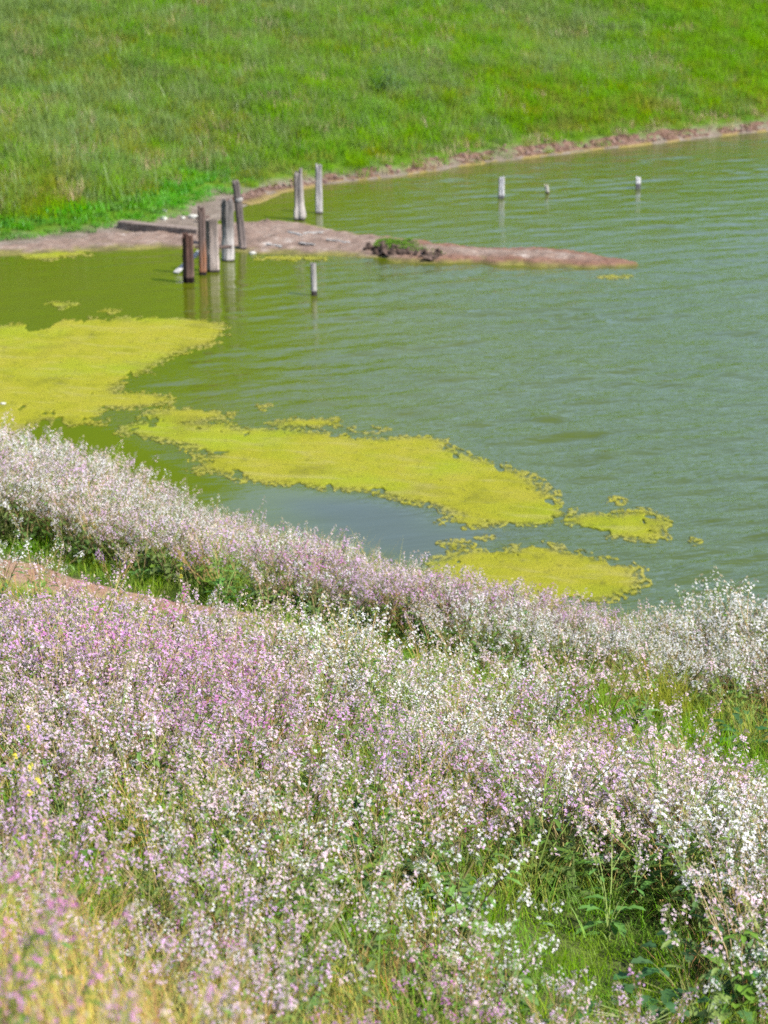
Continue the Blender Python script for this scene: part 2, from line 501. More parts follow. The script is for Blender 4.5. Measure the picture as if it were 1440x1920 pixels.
# trodden dirt path across the slope
PATH_X = [-6, -4.5, -3.4, -2.4, -1.4, -0.4, .8, 2, 3, 4.5]
PATH_S = [6.4, 6.0, 5.7, 5.3, 4.8, 4.6, 4.5, 4.6, 5.0, 5.2]
pc = [(x, (17.5 - s_ - NX * x) / NY) for x, s_ in zip(PATH_X, PATH_S)]
pw = [.90, .90, .80, .48, .20, .12, .12, .12, .28, .3]
pl2 = np.array(pc); cum2 = np.concatenate([[0], np.cumsum(np.hypot(*np.diff(pl2, axis=0).T))])
l2 = np.arange(0, cum2[-1], 0.1)
cx = np.interp(l2, cum2, pl2[:, 0]); cy = np.interp(l2, cum2, pl2[:, 1]); cw = np.interp(l2, cum2, pw)
for _ in range(10):
    cx[1:-1] = (cx[:-2] + 2 * cx[1:-1] + cx[2:]) / 4; cy[1:-1] = (cy[:-2] + 2 * cy[1:-1] + cy[2:]) / 4
gx = np.gradient(cx); gy = np.gradient(cy); gl = np.hypot(gx, gy)
vv, ff = [], []
us = np.linspace(-1, 1, 13)
for u in us:
    w = cw * (1 + 0.3 * fbm(cx * 1.3 + u, cy * 1.3, 101, 3))
    X = cx - gy / gl * w * u; Y = cy + gx / gl * w * u
    Z = near_z(X, Y) + 0.035 - 0.05 * abs(u) ** 3 + 0.012 * fbm(X * 6, Y * 6, 102, 3)
    vv += np.stack([X, Y, Z], -1).tolist()
nl = len(l2)
for k in range(len(us) - 1):
    for j in range(nl - 1):
        a = k * nl + j; ff.append((a, a + nl, a + nl + 1, a + 1))
tag(link('dirt_path', mesh_data('dirt_path', vv, ff, M['path'])), 'trodden reddish dirt path crossing the flowered slope', 'path', kind='structure')

# ------------------------------------------------------------------ floating algae
def march(X, Y, S):
    """area where S > 0 on a grid, cut exactly along the zero line; returns verts, faces, boundary edges"""
    ny, nx = S.shape
    vid, V = {}, []
    def corner(j, i):
        k = (j, i)
        if k not in vid: vid[k] = len(V); V.append((X[j, i], Y[j, i]))
        return vid[k]
    def cut(j0, i0, j1, i1):
        k = (min((j0, i0), (j1, i1)), max((j0, i0), (j1, i1)))
        if k not in vid:
            a, b = S[j0, i0], S[j1, i1]; t = a / (a - b)
            vid[k] = len(V)
            V.append((X[j0, i0] + (X[j1, i1] - X[j0, i0]) * t, Y[j0, i0] + (Y[j1, i1] - Y[j0, i0]) * t))
        return vid[k]
    Fc = []; P = S > 0
    js, is_ = np.nonzero(P[:-1, :-1] | P[1:, :-1] | P[:-1, 1:] | P[1:, 1:])
    for j, i in zip(js.tolist(), is_.tolist()):
        c = ((j, i), (j, i + 1), (j + 1, i + 1), (j + 1, i)); f = []
        for k in range(4):
            a, b = c[k], c[(k + 1) % 4]
            if P[a]: f.append(corner(*a))
            if P[a] != P[b]: f.append(cut(*a, *b))
        if len(f) >= 3: Fc.append(f)
    edge = {}
    for f in Fc:
        for k in range(len(f)):
            e = (f[k], f[(k + 1) % len(f)]); r = (e[1], e[0])
            if r in edge: del edge[r]
            else: edge[e] = 1
    return V, Fc, list(edge)

def algae(outline, label, seed, rag=0.16, cell=0.04, holes=0.5, thick=0.008, group=None):
    pts = [at(*p) for p in outline]; ALGAE_OUTLINES.append(pts)
    px = [p[0] for p in pts]; py = [p[1] for p in pts]
    X, Y = np.meshgrid(np.arange(min(px) - .35, max(px) + .35, cell), np.arange(min(py) - .6, max(py) + .6, cell * 1.6))
    sd_ = poly_sd(X, Y, pts)
    S = sd_ + 0.10 + rag * (1.1 * fbm(X * 1.5, Y * 0.9, seed, 4) + 1.5 * fbm(X * 4.5, Y * 2.4, seed + 9, 3) + 0.9 * fbm(X * 11, Y * 6, seed + 12, 2))
    hn = 1.3 * fbm(X * 1.6, Y * 0.6, seed + 20, 5)
    S = np.minimum(S, (holes + 0.3 * np.clip(sd_, 0, 1.2) - hn) * 0.6)
    S = np.minimum(S, 0.27 + 1.1 * sd_ - 1.15 * fbm(X * 7, Y * 3.2, seed + 40, 3))      # pockmarks where the rim thins out
    V, Fc, E = march(X, Y, S)
    root_ = list(range(len(V)))                          # drop stray flecks: a mat is one sheet
    def find(q):
        while root_[q] != q: root_[q] = root_[root_[q]]; q = root_[q]
        return q
    for f in Fc:
        for q in f[1:]: root_[find(f[0])] = find(q)
    tally = {}
    for f in Fc: tally[find(f[0])] = tally.get(find(f[0]), 0) + 1
    big = max(tally, key=tally.get)
    Fc = [f for f in Fc if find(f[0]) == big]
    keepv = sorted({q for f in Fc for q in f}); rm = {q: k for k, q in enumerate(keepv)}
    Fc = [[rm[q] for q in f] for f in Fc]; E = [(rm[a], rm[b]) for a, b in E if a in rm and b in rm]
    V = np.array(V)[keepv]
    inside = poly_sd(V[:, 0], V[:, 1], pts)
    Z = thick * (0.5 + 0.5 * sstep(0, .2, inside)) + 0.004 + 0.006 * fbm(V[:, 0] * 3, V[:, 1] * 3, seed + 30, 4)
    Z = np.maximum(Z, 0.004)
    verts = np.column_stack([V, Z]).tolist()
    sk = {}
    for a, b in E:
        for q in (a, b):
            if q not in sk:
                sk[q] = len(verts); verts.append([V[q, 0], V[q, 1], -0.02])
        Fc.append([b, a, sk[a], sk[b]])
    cx_, cy_ = float(np.mean(px)), float(np.mean(py))
    verts = [(v[0] - cx_, v[1] - cy_, v[2]) for v in verts]
    me = mesh_data('algae_mat', verts, Fc, M['algae'])
    a = me.attributes.new('rim', 'FLOAT', 'POINT')
    vx = np.array(verts)
    sdv = poly_sd(vx[:, 0] + cx_, vx[:, 1] + cy_, pts)
    a.data.foreach_set('value', sstep(0.26, -0.05, sdv).astype(np.float32))
    return tag(link('algae_mat', me, loc=(cx_, cy_, 0)), label, 'algae mat', group)

ALGAE_OUTLINES = []
AG = 'mats of yellow green algae floating on the pond'
algae([(-260, 610), (-100, 604), (0, 612), (60, 606), (120, 599), (200, 598), (270, 594), (350, 598), (400, 600), (425, 612), (418, 632), (400, 645), (340, 660), (300, 680),
       (270, 700), (225, 722), (222, 737), (290, 738), (325, 750), (290, 762), (230, 766), (200, 766), (195, 795), (130, 797), (90, 788), (60, 800), (0, 822), (-260, 800)],
      'large dull yellow algae mat reaching in from the left edge of the pond', 201, 0.15, holes=0.42, group=AG)
algae([(210, 806), (270, 792), (275, 772), (330, 765), (400, 770), (440, 776), (400, 788), (350, 794), (430, 795), (445, 804), (520, 805), (600, 812), (660, 820), (720, 824), (780, 817),
       (835, 826), (845, 842), (890, 858), (950, 874), (990, 893), (1030, 925), (1060, 945), (1068, 962), (1050, 978), (1000, 986), (940, 986), (870, 990),
       (838, 980), (855, 965), (810, 950), (740, 936), (680, 922), (620, 919), (560, 912), (480, 905), (420, 890), (360, 880), (385, 862), (400, 854), (370, 848), (345, 835), (280, 822), (240, 816)],
      'long bright yellow green algae mat drifting across the middle of the pond', 211, 0.09, holes=0.85, group=AG)
algae([(1056, 978), (1075, 966), (1100, 961), (1150, 966), (1200, 956), (1240, 966), (1262, 985), (1245, 1000), (1252, 1010), (1215, 1017), (1150, 1008), (1090, 994)],
      'small tattered algae mat just off the right tip of the longest mat', 221, 0.06, holes=0.9, group=AG)
algae([(770, 1075), (800, 1056), (838, 1043), (880, 1031), (960, 1032), (985, 1019), (1035, 1023), (1052, 1033), (1100, 1041), (1150, 1056), (1205, 1063), (1195, 1076),
       (1213, 1095), (1180, 1112), (1130, 1130), (1060, 1140), (900, 1150), (780, 1110)],
      'broad yellow algae mat lying against the flowers on the near shore', 231, 0.09, holes=0.6, group=AG)
algae([(508, 793), (560, 785), (620, 785), (640, 795), (590, 803), (530, 801)], 'narrow algae strip just behind the upper edge of the longest mat', 241, 0.08, 0.03, holes=0.6, group=AG)
algae([(30, 472), (100, 464), (165, 466), (160, 478), (90, 487), (40, 484)], 'faint yellow algae patch beside the mud on the left', 251, 0.12, 0.05, holes=0.35, group=AG)
algae([(1140, 938), (1150, 934), (1162, 938), (1155, 944), (1143, 943)], 'tiny round algae clump behind the tattered mat', 261, 0.05, 0.03, holes=0.9, group=AG)
algae([(1278, 1013), (1295, 1010), (1310, 1015), (1295, 1020)], 'tiny algae clump right of the tattered mat', 262, 0.05, 0.03, holes=0.9, group=AG)
algae([(895, 1008), (910, 1005), (925, 1008), (910, 1012)], 'tiny algae clump in the blue gap between two mats', 263, 0.05, 0.03, holes=0.9, group=AG)
algae([(838, 1020), (860, 1016), (880, 1022), (860, 1028)], 'tiny algae clump beside the mat near the flowers', 264, 0.05, 0.03, holes=0.9, group=AG)
algae([(470, 762), (490, 758), (505, 762), (488, 766)], 'tiny algae clump above the narrow strip', 265, 0.05, 0.03, holes=0.9, group=AG)
algae([(665, 805), (690, 801), (712, 806), (690, 811)], 'tiny algae clump right of the narrow strip', 266, 0.06, 0.03, holes=0.9, group=AG)
algae([(1115, 520), (1150, 516), (1185, 518), (1150, 523)], 'thin yellow algae streak off the tip of the mud spit', 267, 0.06, 0.04, holes=0.9, group=AG)
algae([(470, 480), (540, 481), (610, 481), (640, 486), (560, 488), (490, 486)], 'thin algae fringe along the foot of the mud by the posts', 268, 0.10, 0.04, holes=0.4, group=AG)
algae([(60, 572), (100, 566), (150, 570), (110, 577)], 'thin algae wisp above the largest mat on the left', 269, 0.10, 0.04, holes=0.5, group=AG)
algae([(170, 583), (200, 580), (235, 584), (200, 588)], 'second thin algae wisp above the largest mat', 270, 0.08, 0.04, holes=0.5, group=AG)

# water surface: real wind ripples, flattened beside the algae and in the lee of the shore
CALM = [at(*p) for p in ((60, 780), (200, 800), (360, 880), (560, 915), (700, 940), (850, 985), (900, 1000), (850, 1020), (780, 1060), (500, 1010), (100, 900), (-100, 820))]
SKY_TINT = [at(*p) for p in ((560, 940), (690, 935), (800, 955), (850, 990), (1000, 1000), (870, 1020), (800, 1060), (650, 1030))]  # outline of the water tint painted for the blue sky reflection
xs = span((-60, -20, 4), (-20, -9, .3), (-9, 13, .1), (13, 24, .4), (24, 160, 6))
ys = span((5, 15, 2), (15, 68, .1), (68, 76, .4), (76, 150, 6))
def calm_attr(x, y, z):
    c = sstep(-0.5, 0.35, poly_sd(x, y, CALM))
    lee = 0.75 * sstep(2.5, -3.5, x) * sstep(27, 36, y)
    far = 0.6 * sstep(36, 52, y)
    return np.maximum(np.maximum(c, lee), far)
def deep_attr(x, y, z):
    return sstep(-3.0, 5.0, x - 0.12 * (y - 30) + 1.2 * fbm(x * .2, y * .2, 81, 2))
def clear_attr(x, y, z):
    return sstep(-0.5, 0.6, poly_sd(x, y, SKY_TINT) + 0.3 * fbm(x * .8, y * .8, 83, 3))
def turn(x, y, deg, sx, sy):
    c, q = math.cos(R(deg)), math.sin(R(deg))
    return (x * c + y * q) * sx, (-x * q + y * c) * sy
def water_z(X, Y):
    lanes = 0.55 + 0.45 * sstep(-.25, .3, fbm(*turn(X, Y, 20, .25, .6), 85, 3))
    warp = 0.35 * fbm(X * .5, Y * .5, 86, 2)
    h = fbm(*turn(X + warp, Y + warp, 26, .95, 3.4), 87, 2) + 0.4 * fbm(*turn(X, Y, 14, 2.2, 6.5), 88, 2)
    quiet = np.ones_like(X)
    for pts in ALGAE_OUTLINES:
        xs_, ys_ = zip(*pts)
        m = (X > min(xs_) - 1) & (X < max(xs_) + 1) & (Y > min(ys_) - 1.5) & (Y < max(ys_) + 1.5)
        if m.any(): quiet[m] = np.minimum(quiet[m], sstep(-0.12, -0.7, poly_sd(X[m], Y[m], pts)))
    return 0.054 * h * lanes * (1 - 0.95 * calm_attr(X, Y, 0)) * quiet
me = grid_mesh('pond_water', xs, ys, water_z, M['water'],
               keep=lambda X, Y, Z: (near_z(X, Y) < 0.25) & (far_z(X, Y) < 0.3), attrs={'calm': calm_attr, 'deep': deep_attr, 'clear': clear_attr})  # 'clear' masks the painted sky-reflection tint
tag(link('pond_water', me), 'olive green rippled pond water', 'water', kind='structure')

# ------------------------------------------------------------------ posts and timber
def post_mesh(name, h, w, mat, seed, depth=None, taper=0.9, lean=(0, 0), jag=0.05, sides=14, sink=0.45, knob=None, grooves=0.15):
    rs = random.Random(seed)
    depth = depth or w * 0.85
    lobes = [rs.uniform(-grooves, grooves) for _ in range(sides)]
    rings = 12
    zs = [-sink] + [h * k / (rings - 1) for k in range(rings)]
    V, Fc = [], []
    for z in zs:
        f = max(z, 0) / h
        for k in range(sides):
            a = 2 * math.pi * k / sides
            sq = 1 / max(abs(math.cos(a)), abs(math.sin(a))) ** 0.45
            r = (1 + lobes[k] + rs.uniform(-.06, .06)) * (1 - (1 - taper) * f) * sq * 0.9
            if knob: r *= 1 + knob[1] * math.exp(-((z - knob[0]) / 0.10) ** 2)
            V.append([r * w / 2 * math.cos(a) + lean[0] * z, r * depth / 2 * math.sin(a) + lean[1] * z, z])
    for k in range(sides):
        V[-sides + k][2] += rs.uniform(-jag * 1.8, jag * 0.8)
    for q in range(len(zs) - 1):
        for k in range(sides):
            a = q * sides + k; b = q * sides + (k + 1) % sides
            Fc.append((a, b, b + sides, a + sides))
    base = (len(zs) - 1) * sides
    inner = len(V)
    for k in range(sides):
        v = V[base + k]; cx0 = lean[0] * h; cy0 = lean[1] * h
        V.append([cx0 + (v[0] - cx0) * .55, cy0 + (v[1] - cy0) * .55, v[2] - rs.uniform(-0.02, 0.03)])
        Fc.append((base + k, base + (k + 1) % sides, inner + (k + 1) % sides, inner + k))
    V.append([lean[0] * h, lean[1] * h, h - 0.035])
    for k in range(sides): Fc.append((inner + k, inner + (k + 1) % sides, len(V) - 1))
    # mark sharp look: flat shading suits split weathered wood
    V = [(v[0] * 1.17, v[1] * 1.17, v[2]) for v in V]
    return mesh_data(name, V, Fc, mat, smooth=False)

PG = 'old weathered posts standing in the pond'
GREY_D, GREY_L, BLEACH = (.055, .045, .042), (.20, .17, .155), (.52, .47, .44)
def post(px, py, h, w, label, seed, base_z=0.0, dark=GREY_D, light=GREY_L, bleach=BLEACH, bz=(0.05, 0.6), wet=0.06, **kw):
    x, y = at(px, py, base_z)
    mat = m_wood('weathered_wood', dark, light, bleach, seed * 1.7, wet, bz)
    o = link('wooden_post', post_mesh('wooden_post', h, w, mat, seed, **kw), loc=(x, y, base_z))
    return tag(o, label, 'post', PG)

S45 = 0.0114                                     # metres per photo pixel at about 45 m
post(354, 530, 0.96, 0.205, 'short dark brown post in front, leftmost of the row of five', 1, dark=(.035, .018, .014), light=(.13, .065, .05), bleach=(.26, .17, .14), bz=(-.4, .5), wet=0.10)
p2 = post(380, 515, 1.34, 0.135, 'tall thin post with a rusty orange foot, second of the row of five', 2, dark=(.05, .036, .034), light=(.17, .13, .12), bleach=(.36, .15, .07), bz=(0.1, 0.75), wet=0.05, taper=1.0)
post(399, 509, 1.04, 0.275, 'broad pinkish grey split post, middle of the row of five', 3, dark=(.09, .07, .062), light=(.28, .22, .19), bleach=(.58, .48, .43), bz=(0.1, 1.0), wet=0.03, depth=0.2, grooves=0.14, jag=0.07)
post(429, 489, 1.27, 0.255, 'broad tall post with a bleached white foot, fourth of the row of five', 4, dark=(.05, .043, .04), light=(.19, .165, .15), bleach=(.62, .57, .54), bz=(0.15, 0.85), wet=0.02, depth=0.22, jag=0.04)
p5 = post(456, 467, 1.49, 0.155, 'tallest slim post leaning at the mud edge, right end of the row of five', 5, base_z=0.02, dark=(.045, .036, .034), light=(.17, .14, .13), bleach=(.33, .26, .24), bz=(0, .6), lean=(-0.075, 0), wet=0.02)
# pale lashing round the tall slim post
V, Fc = [], []
for j, z in enumerate((1.02, 1.045, 1.075, 1.10)):
    for k in range(12):
        a = 2 * math.pi * k / 12; r = 0.088 + 0.006 * (j in (1, 2))
        V.append((r * math.cos(a) - 0.075 * z, r * .9 * math.sin(a), z + 0.02 * math.cos(a)))
for j in range(3):
    for k in range(12):
        Fc.append((j * 12 + k, j * 12 + (k + 1) % 12, (j + 1) * 12 + (k + 1) % 12, (j + 1) * 12 + k))
link('lashing', mesh_data('lashing', V, Fc, m_simple('pale_rope', (.18, .165, .155), (.28, .26, .25))), parent=p5)
post(562, 412, 1.12, 0.215, 'gnarled knotty post with a pale swollen foot near the far bank', 6, dark=(.10, .085, .08), light=(.32, .28, .26), bleach=(.60, .54, .50), bz=(0.05, 0.7), wet=0.03, taper=0.72, knob=(0.14, 0.28), jag=0.09, grooves=0.2, lean=(-0.02, 0))
post(598, 400, 1.14, 0.165, 'straight smooth silver grey post near the far bank', 7, dark=(.17, .15, .15), light=(.42, .39, .39), bleach=(.66, .62, .60), bz=(0.0, 0.9), wet=0.03, taper=0.85, lean=(0.0, 0), jag=0.05)
post(589, 554, 0.63, 0.105, 'single slim grey post alone in the open water in front of the spit', 8, dark=(.12, .10, .095), light=(.34, .31, .29), bleach=(.50, .47, .45), bz=(0.1, .8), wet=0.08, lean=(-0.02, 0), jag=0.02)
post(940, 371, 0.52, 0.145, 'white bleached post stub, tallest of the three stubs far out', 9, dark=(.30, .29, .30), light=(.60, .58, .60), bleach=(.78, .76, .76), bz=(0.0, .5), wet=0.05, jag=0.03)
post(1027, 364, 0.25, 0.095, 'smallest pale stub far out, tilted between the two thicker white stubs', 10, dark=(.30, .26, .20), light=(.62, .56, .46), bleach=(.7, .66, .58), bz=(0.0, .3), wet=0.05, lean=(-0.16, 0), jag=0.02)
post(1196, 353, 0.29, 0.125, 'short white stub with a dark wet foot, farthest right in the water', 11, dark=(.30, .29, .30), light=(.62, .60, .62), bleach=(.78, .76, .76), bz=(0.1, .4), wet=0.11, jag=0.02)

def beam(name, p0, p1, w, h, mat, label, cat, seed=0, n=9, group=None, wob=0.01):
    """a rough sawn timber between two points, slightly irregular, chamfered"""
    rs = random.Random(seed)
    a = Vector(p0); b = Vector(p1); d = b - a
    side = d.cross(Vector((0, 0, 1))).normalized(); up = side.cross(d).normalized()
    prof_ = [(-.5, -.38), (-.4, -.5), (.4, -.5), (.5, -.38), (.5, .38), (.4, .5), (-.4, .5), (-.5, .38)]
    V, Fc = [], []
    c = (a + b) / 2
    for k in range(n):
        q = a + d * (k / (n - 1)) - c
        for (s, t) in prof_:
            v = q + side * (s * w + rs.uniform(-wob, wob)) + up * (t * h + rs.uniform(-wob, wob))
            V.append(tuple(v))
    m = len(prof_)
    for k in range(n - 1):
        for j in range(m):
            Fc.append((k * m + j, (k + 1) * m + j, (k + 1) * m + (j + 1) % m, k * m + (j + 1) % m))
    Fc.append(tuple(range(m))); Fc.append(tuple(reversed(range((n - 1) * m, n * m))))
    return tag(link(name, mesh_data(name, V, Fc, mat, smooth=False), loc=c), label, cat, group)

def m_plank(name, dark, light, axis):
    nt = NT(name)
    sc = [14, 14, 14]; sc[axis] = 1.2
    g = nt.noise(nt.pos(tuple(sc), obj=True), 1.5, 7, 0.65, 0.4)
    return nt.finish(nt.ramp(g, [(0.3, dark), (0.65, light)]), 0.9, nt.bump(g, 0.015), 0.15)
W_GREY = m_plank('grey_timber', (.07, .048, .038), (.21, .17, .145), 0)
W_DARK = m_plank('dark_timber', (.05, .032, .028), (.14, .10, .085), 0)
W_PALE = m_plank('pale_timber', (.20, .19, .18), (.38, .37, .355), 0)
a0 = at(226, 424, .12); a1 = at(374, 437, .12)
beam('timber_beam', (a0[0], a0[1], .15), (a1[0], a1[1], .13), .24, .2, W_GREY, 'long grey timber beam lying on the mud below the green grass', 'beam', 3)
a0 = at(366, 458, .35); a1 = at(436, 460, .35)
beam('wooden_rail', (a0[0] + .02, a0[1] - .35, .36), (a1[0], a1[1] - .25, .36), .05, .06, W_DARK, 'thin dark rail nailed across between the posts of the row', 'rail', 4, wob=0.006)
a0 = at(327, 514, .05); a1 = at(374, 478, .30)
beam('leaning_board', (a0[0], a0[1] + .25, .03), (a1[0], a0[1] + .9, .36), .12, .035, W_PALE, 'pale grey board leaning out of the water behind the short dark post', 'board', 5, wob=0.005)
a0 = at(368, 400, .25); a1 = at(391, 397, .25)
beam('driftwood_stick', (a0[0], a0[1], far_z(a0[0], a0[1]) + .1), (a1[0], a1[1], far_z(a1[0], a1[1]) + .12), .06, .06, W_DARK, 'short dark driftwood piece on the bank behind the tall thin post', 'driftwood', 6)
for k, (q0, q1, lab) in enumerate([((540, 437), (566, 442), 'pale driftwood stick on the mud below the gnarled post'),
                                  ((568, 439), (606, 436), 'pale driftwood stick on the mud beside the reflection of the silver post'),
                                  ((500, 458), (528, 460), 'pale driftwood stick on the mud right of the row of posts'),
                                  ((560, 455), (590, 459), 'pale driftwood stick low on the mud in the middle of the spit'),
                                  ((612, 452), (655, 456), 'long pale driftwood stick on the mud left of the grassy hump')]):
    a0 = at(*q0, .12); a1 = at(*q1, .12)
    z0 = float(spit_z(np.array(a0[0]), np.array(a0[1]))); z1 = float(spit_z(np.array(a1[0]), np.array(a1[1])))
    beam('driftwood_stick', (a0[0], a0[1], z0 + .02), (a1[0], a1[1], z1 + .02), .03, .03, W_PALE, lab, 'driftwood', 20 + k, n=5, group='driftwood on the mud spit')

def rock_mesh(name, r, seed, mat, sq=(1, .8, .7)):
    rs = random.Random(seed)
    V, Fc = [], []
    nu, nv = 9, 6
    V.append((0, 0, -r * sq[2]))
    for j in range(1, nv):
        ph = -math.pi / 2 + math.pi * j / nv
        for k in range(nu):
            a = 2 * math.pi * k / nu; q = r * rs.uniform(.78, 1.12)
            V.append((q * math.cos(ph) * math.cos(a) * sq[0], q * math.cos(ph) * math.sin(a) * sq[1], q * math.sin(ph) * sq[2]))
    V.append((0, 0, r * sq[2] * .95))
    for k in range(nu): Fc.append((0, 1 + (k + 1) % nu, 1 + k))
    for j in range(nv - 2):
        for k in range(nu):
            a = 1 + j * nu + k; b = 1 + j * nu + (k + 1) % nu
            Fc.append((a, b, b + nu, a + nu))
    for k in range(nu): Fc.append((1 + (nv - 2) * nu + k, 1 + (nv - 2) * nu + (k + 1) % nu, len(V) - 1))
    return mesh_data(name, V, Fc, mat, smooth=False)
M_WROCK = m_simple('pale_stone', (.25, .24, .20), (.42, .41, .37), 9)
M_DROCK = m_simple('dark_wet_stone', (.05, .035, .03), (.13, .09, .07), 9)
def rock(px, py, r, mat, label, seed, z=None, sq=(1, .8, .7), group='stones by the water'):
    x, y = at(px, py, 0.15)
    zz = max(float(far_z(np.array(x), np.array(y))), float(spit_z(np.array(x), np.array(y)))) if z is None else z
    return tag(link('stone', rock_mesh('stone', r, seed, mat, sq), loc=(x, y, zz + r * .35)), label, 'stone', group)
rock(307, 408, .085, M_WROCK, 'white stone at the foot of the grass above the timber beam', 1)
rock(309, 400, .06, M_WROCK, 'small white stone resting just behind the white stone above the timber beam', 5)
rock(343, 404, .055, M_WROCK, 'small pale stone on the bank between two larger white stones', 2)
rock(362, 402, .10, M_WROCK, 'long white stone on the bank behind the tall thin post', 3, sq=(1.3, .7, .6))
rock(501, 413, .075, M_DROCK, 'dark stone at the water edge left of the gnarled post', 4)
rock(473, 463, .07, M_WROCK, 'white stone beside the foot of the tallest slim post', 6, sq=(1.2, .7, .6))
rock(466, 469, .07, M_DROCK, 'dark stone at the foot of the tallest slim post', 7)
rock(5, 741, .05, M_WROCK, 'white stone like scrap on the algae at the left edge', 8, z=0.0, sq=(1, .8, .4))

# ------------------------------------------------------------------ plant building blocks
class PB:
    """collects triangles for one plant mesh with material slots"""
    def __init__(self): self.v = []; self.f = []; self.m = []
    def tube(self, pts, r0, r1, mi, n=3):
        b = len(self.v); k = len(pts)
        for i, p in enumerate(pts):
            d = (pts[min(i + 1, k - 1)] - pts[max(i - 1, 0)]).normalized()
            s = d.orthogonal().normalized(); t = d.cross(s)
            r = r0 + (r1 - r0) * i / (k - 1)
            for j in range(n):
                a = 2 * math.pi * j / n
                self.v.append(p + s * (r * math.cos(a)) + t * (r * math.sin(a)))
        for i in range(k - 1):
            for j in range(n):
                self.f.append((b + i * n + j, b + i * n + (j + 1) % n, b + (i + 1) * n + (j + 1) % n, b + (i + 1) * n + j)); self.m.append(mi)
    def flower(self, c, nrm, size, mi, rs, mc=None):
        s = nrm.orthogonal().normalized(); t = nrm.cross(s)
        a0 = rs.uniform(0, 6.28)
        for k in range(4):
            a = a0 + k * math.pi / 2 + rs.uniform(-.15, .15)
            d = s * math.cos(a) + t * math.sin(a); e = nrm.cross(d)
            L = size * rs.uniform(.85, 1.1); w = L * 0.42; b = len(self.v); lift = rs.uniform(.0, .45)
            self.v += [c + d * (L * .1), c + d * (L * .72) + e * w + nrm * (L * lift * .8), c + d * L + nrm * (L * lift), c + d * (L * .72) - e * w + nrm * (L * lift * .8)]
            self.f.append((b, b + 1, b + 2, b + 3)); self.m.append(mi)
        if mc is not None:
            b = len(self.v); q = size * .14
            self.v += [c + nrm * (size * .12) + s * q, c + nrm * (size * .12) + t * q, c + nrm * (size * .12) - s * q, c + nrm * (size * .12) - t * q]
            self.f.append((b, b + 1, b + 2, b + 3)); self.m.append(mc)
    def blade(self, p, d, L, w, bend, mi, n=3):
        side = Vector((-d.y, d.x, 0));
        side = side.normalized() if side.length > 1e-4 else Vector((1, 0, 0))
        b = len(self.v)
        for i in range(n + 1):
            f = i / n
            q = p + Vector((d.x * bend * f * f * L, d.y * bend * f * f * L, L * (f - .35 * bend * f * f))) + Vector((d.x, d.y, 0)) * (0.15 * L * f)
            ww = w * (1 - f) ** 0.7
            if i < n: self.v += [q - side * ww, q + side * ww]
            else: self.v.append(q)
        for i in range(n - 1):
            a = b + 2 * i; self.f.append((a, a + 1, a + 3, a + 2)); self.m.append(mi)
        a = b + 2 * (n - 1); self.f.append((a, a + 1, a + 2)); self.m.append(mi)
    def leaf(self, p, d, L, w, mi, rs, lobes=3, droop=0.4):
        d = d.normalized(); side = d.cross(Vector((0, 0, 1)))
        side = side.normalized() if side.length > 1e-3 else Vector((1, 0, 0))
        up = side.cross(d); n = 2 * lobes; b = len(self.v)
        for i in range(n + 1):
            f = i / n
            q = p + d * (L * f) - Vector((0, 0, 1)) * (droop * L * f * f)
            ww = w * math.sin(math.pi * min(1, .12 + f * .88)) ** .8 * (1.0 if i % 2 else .62) * (0.5 + .7 * f)
            if i == n: ww = 0.003
            cup = up * (ww * .35)
            self.v += [q - side * ww + cup, q, q + side * ww + cup]
        for i in range(n):
            a = b + 3 * i
            self.f += [(a, a + 1, a + 4, a + 3), (a + 1, a + 2, a + 5, a + 4)]; self.m += [mi, mi]
    def mesh(self, name, mats, smooth=False):
        return mesh_data(name, self.v, self.f, mats, self.m, smooth)

PM = {}
PM['stem'] = plant_mat('green_stem', (.20, .25, .07), .3, 0, .03, .25, .12, .4)
PM['stem_red'] = plant_mat('reddish_stem', (.30, .22, .10), .3, 0, .03, .25, .12, .4)
PM['leaf'] = plant_mat('radish_leaf', (.115, .20, .04), .4, .02, .03, .3, .12, .4)
PM['center'] = plant_mat('flower_center', (.50, .46, .12), .2)
PM['bud'] = plant_mat('flower_bud', (.36, .30, .20), .2, 0, .02, .2)
PETALS = {'white': (.68, .65, .67), 'blush': (.69, .515, .60), 'lilac': (.60, .395, .62), 'mauve': (.52, .235, .48)}
for k, c in PETALS.items(): PM[k] = plant_mat('petal_' + k, c, .42, 0, .02, .12, .35, .8)
PM['yellow'] = plant_mat('petal_yellow', (.62, .52, .015), .35, 0, .01, .1)

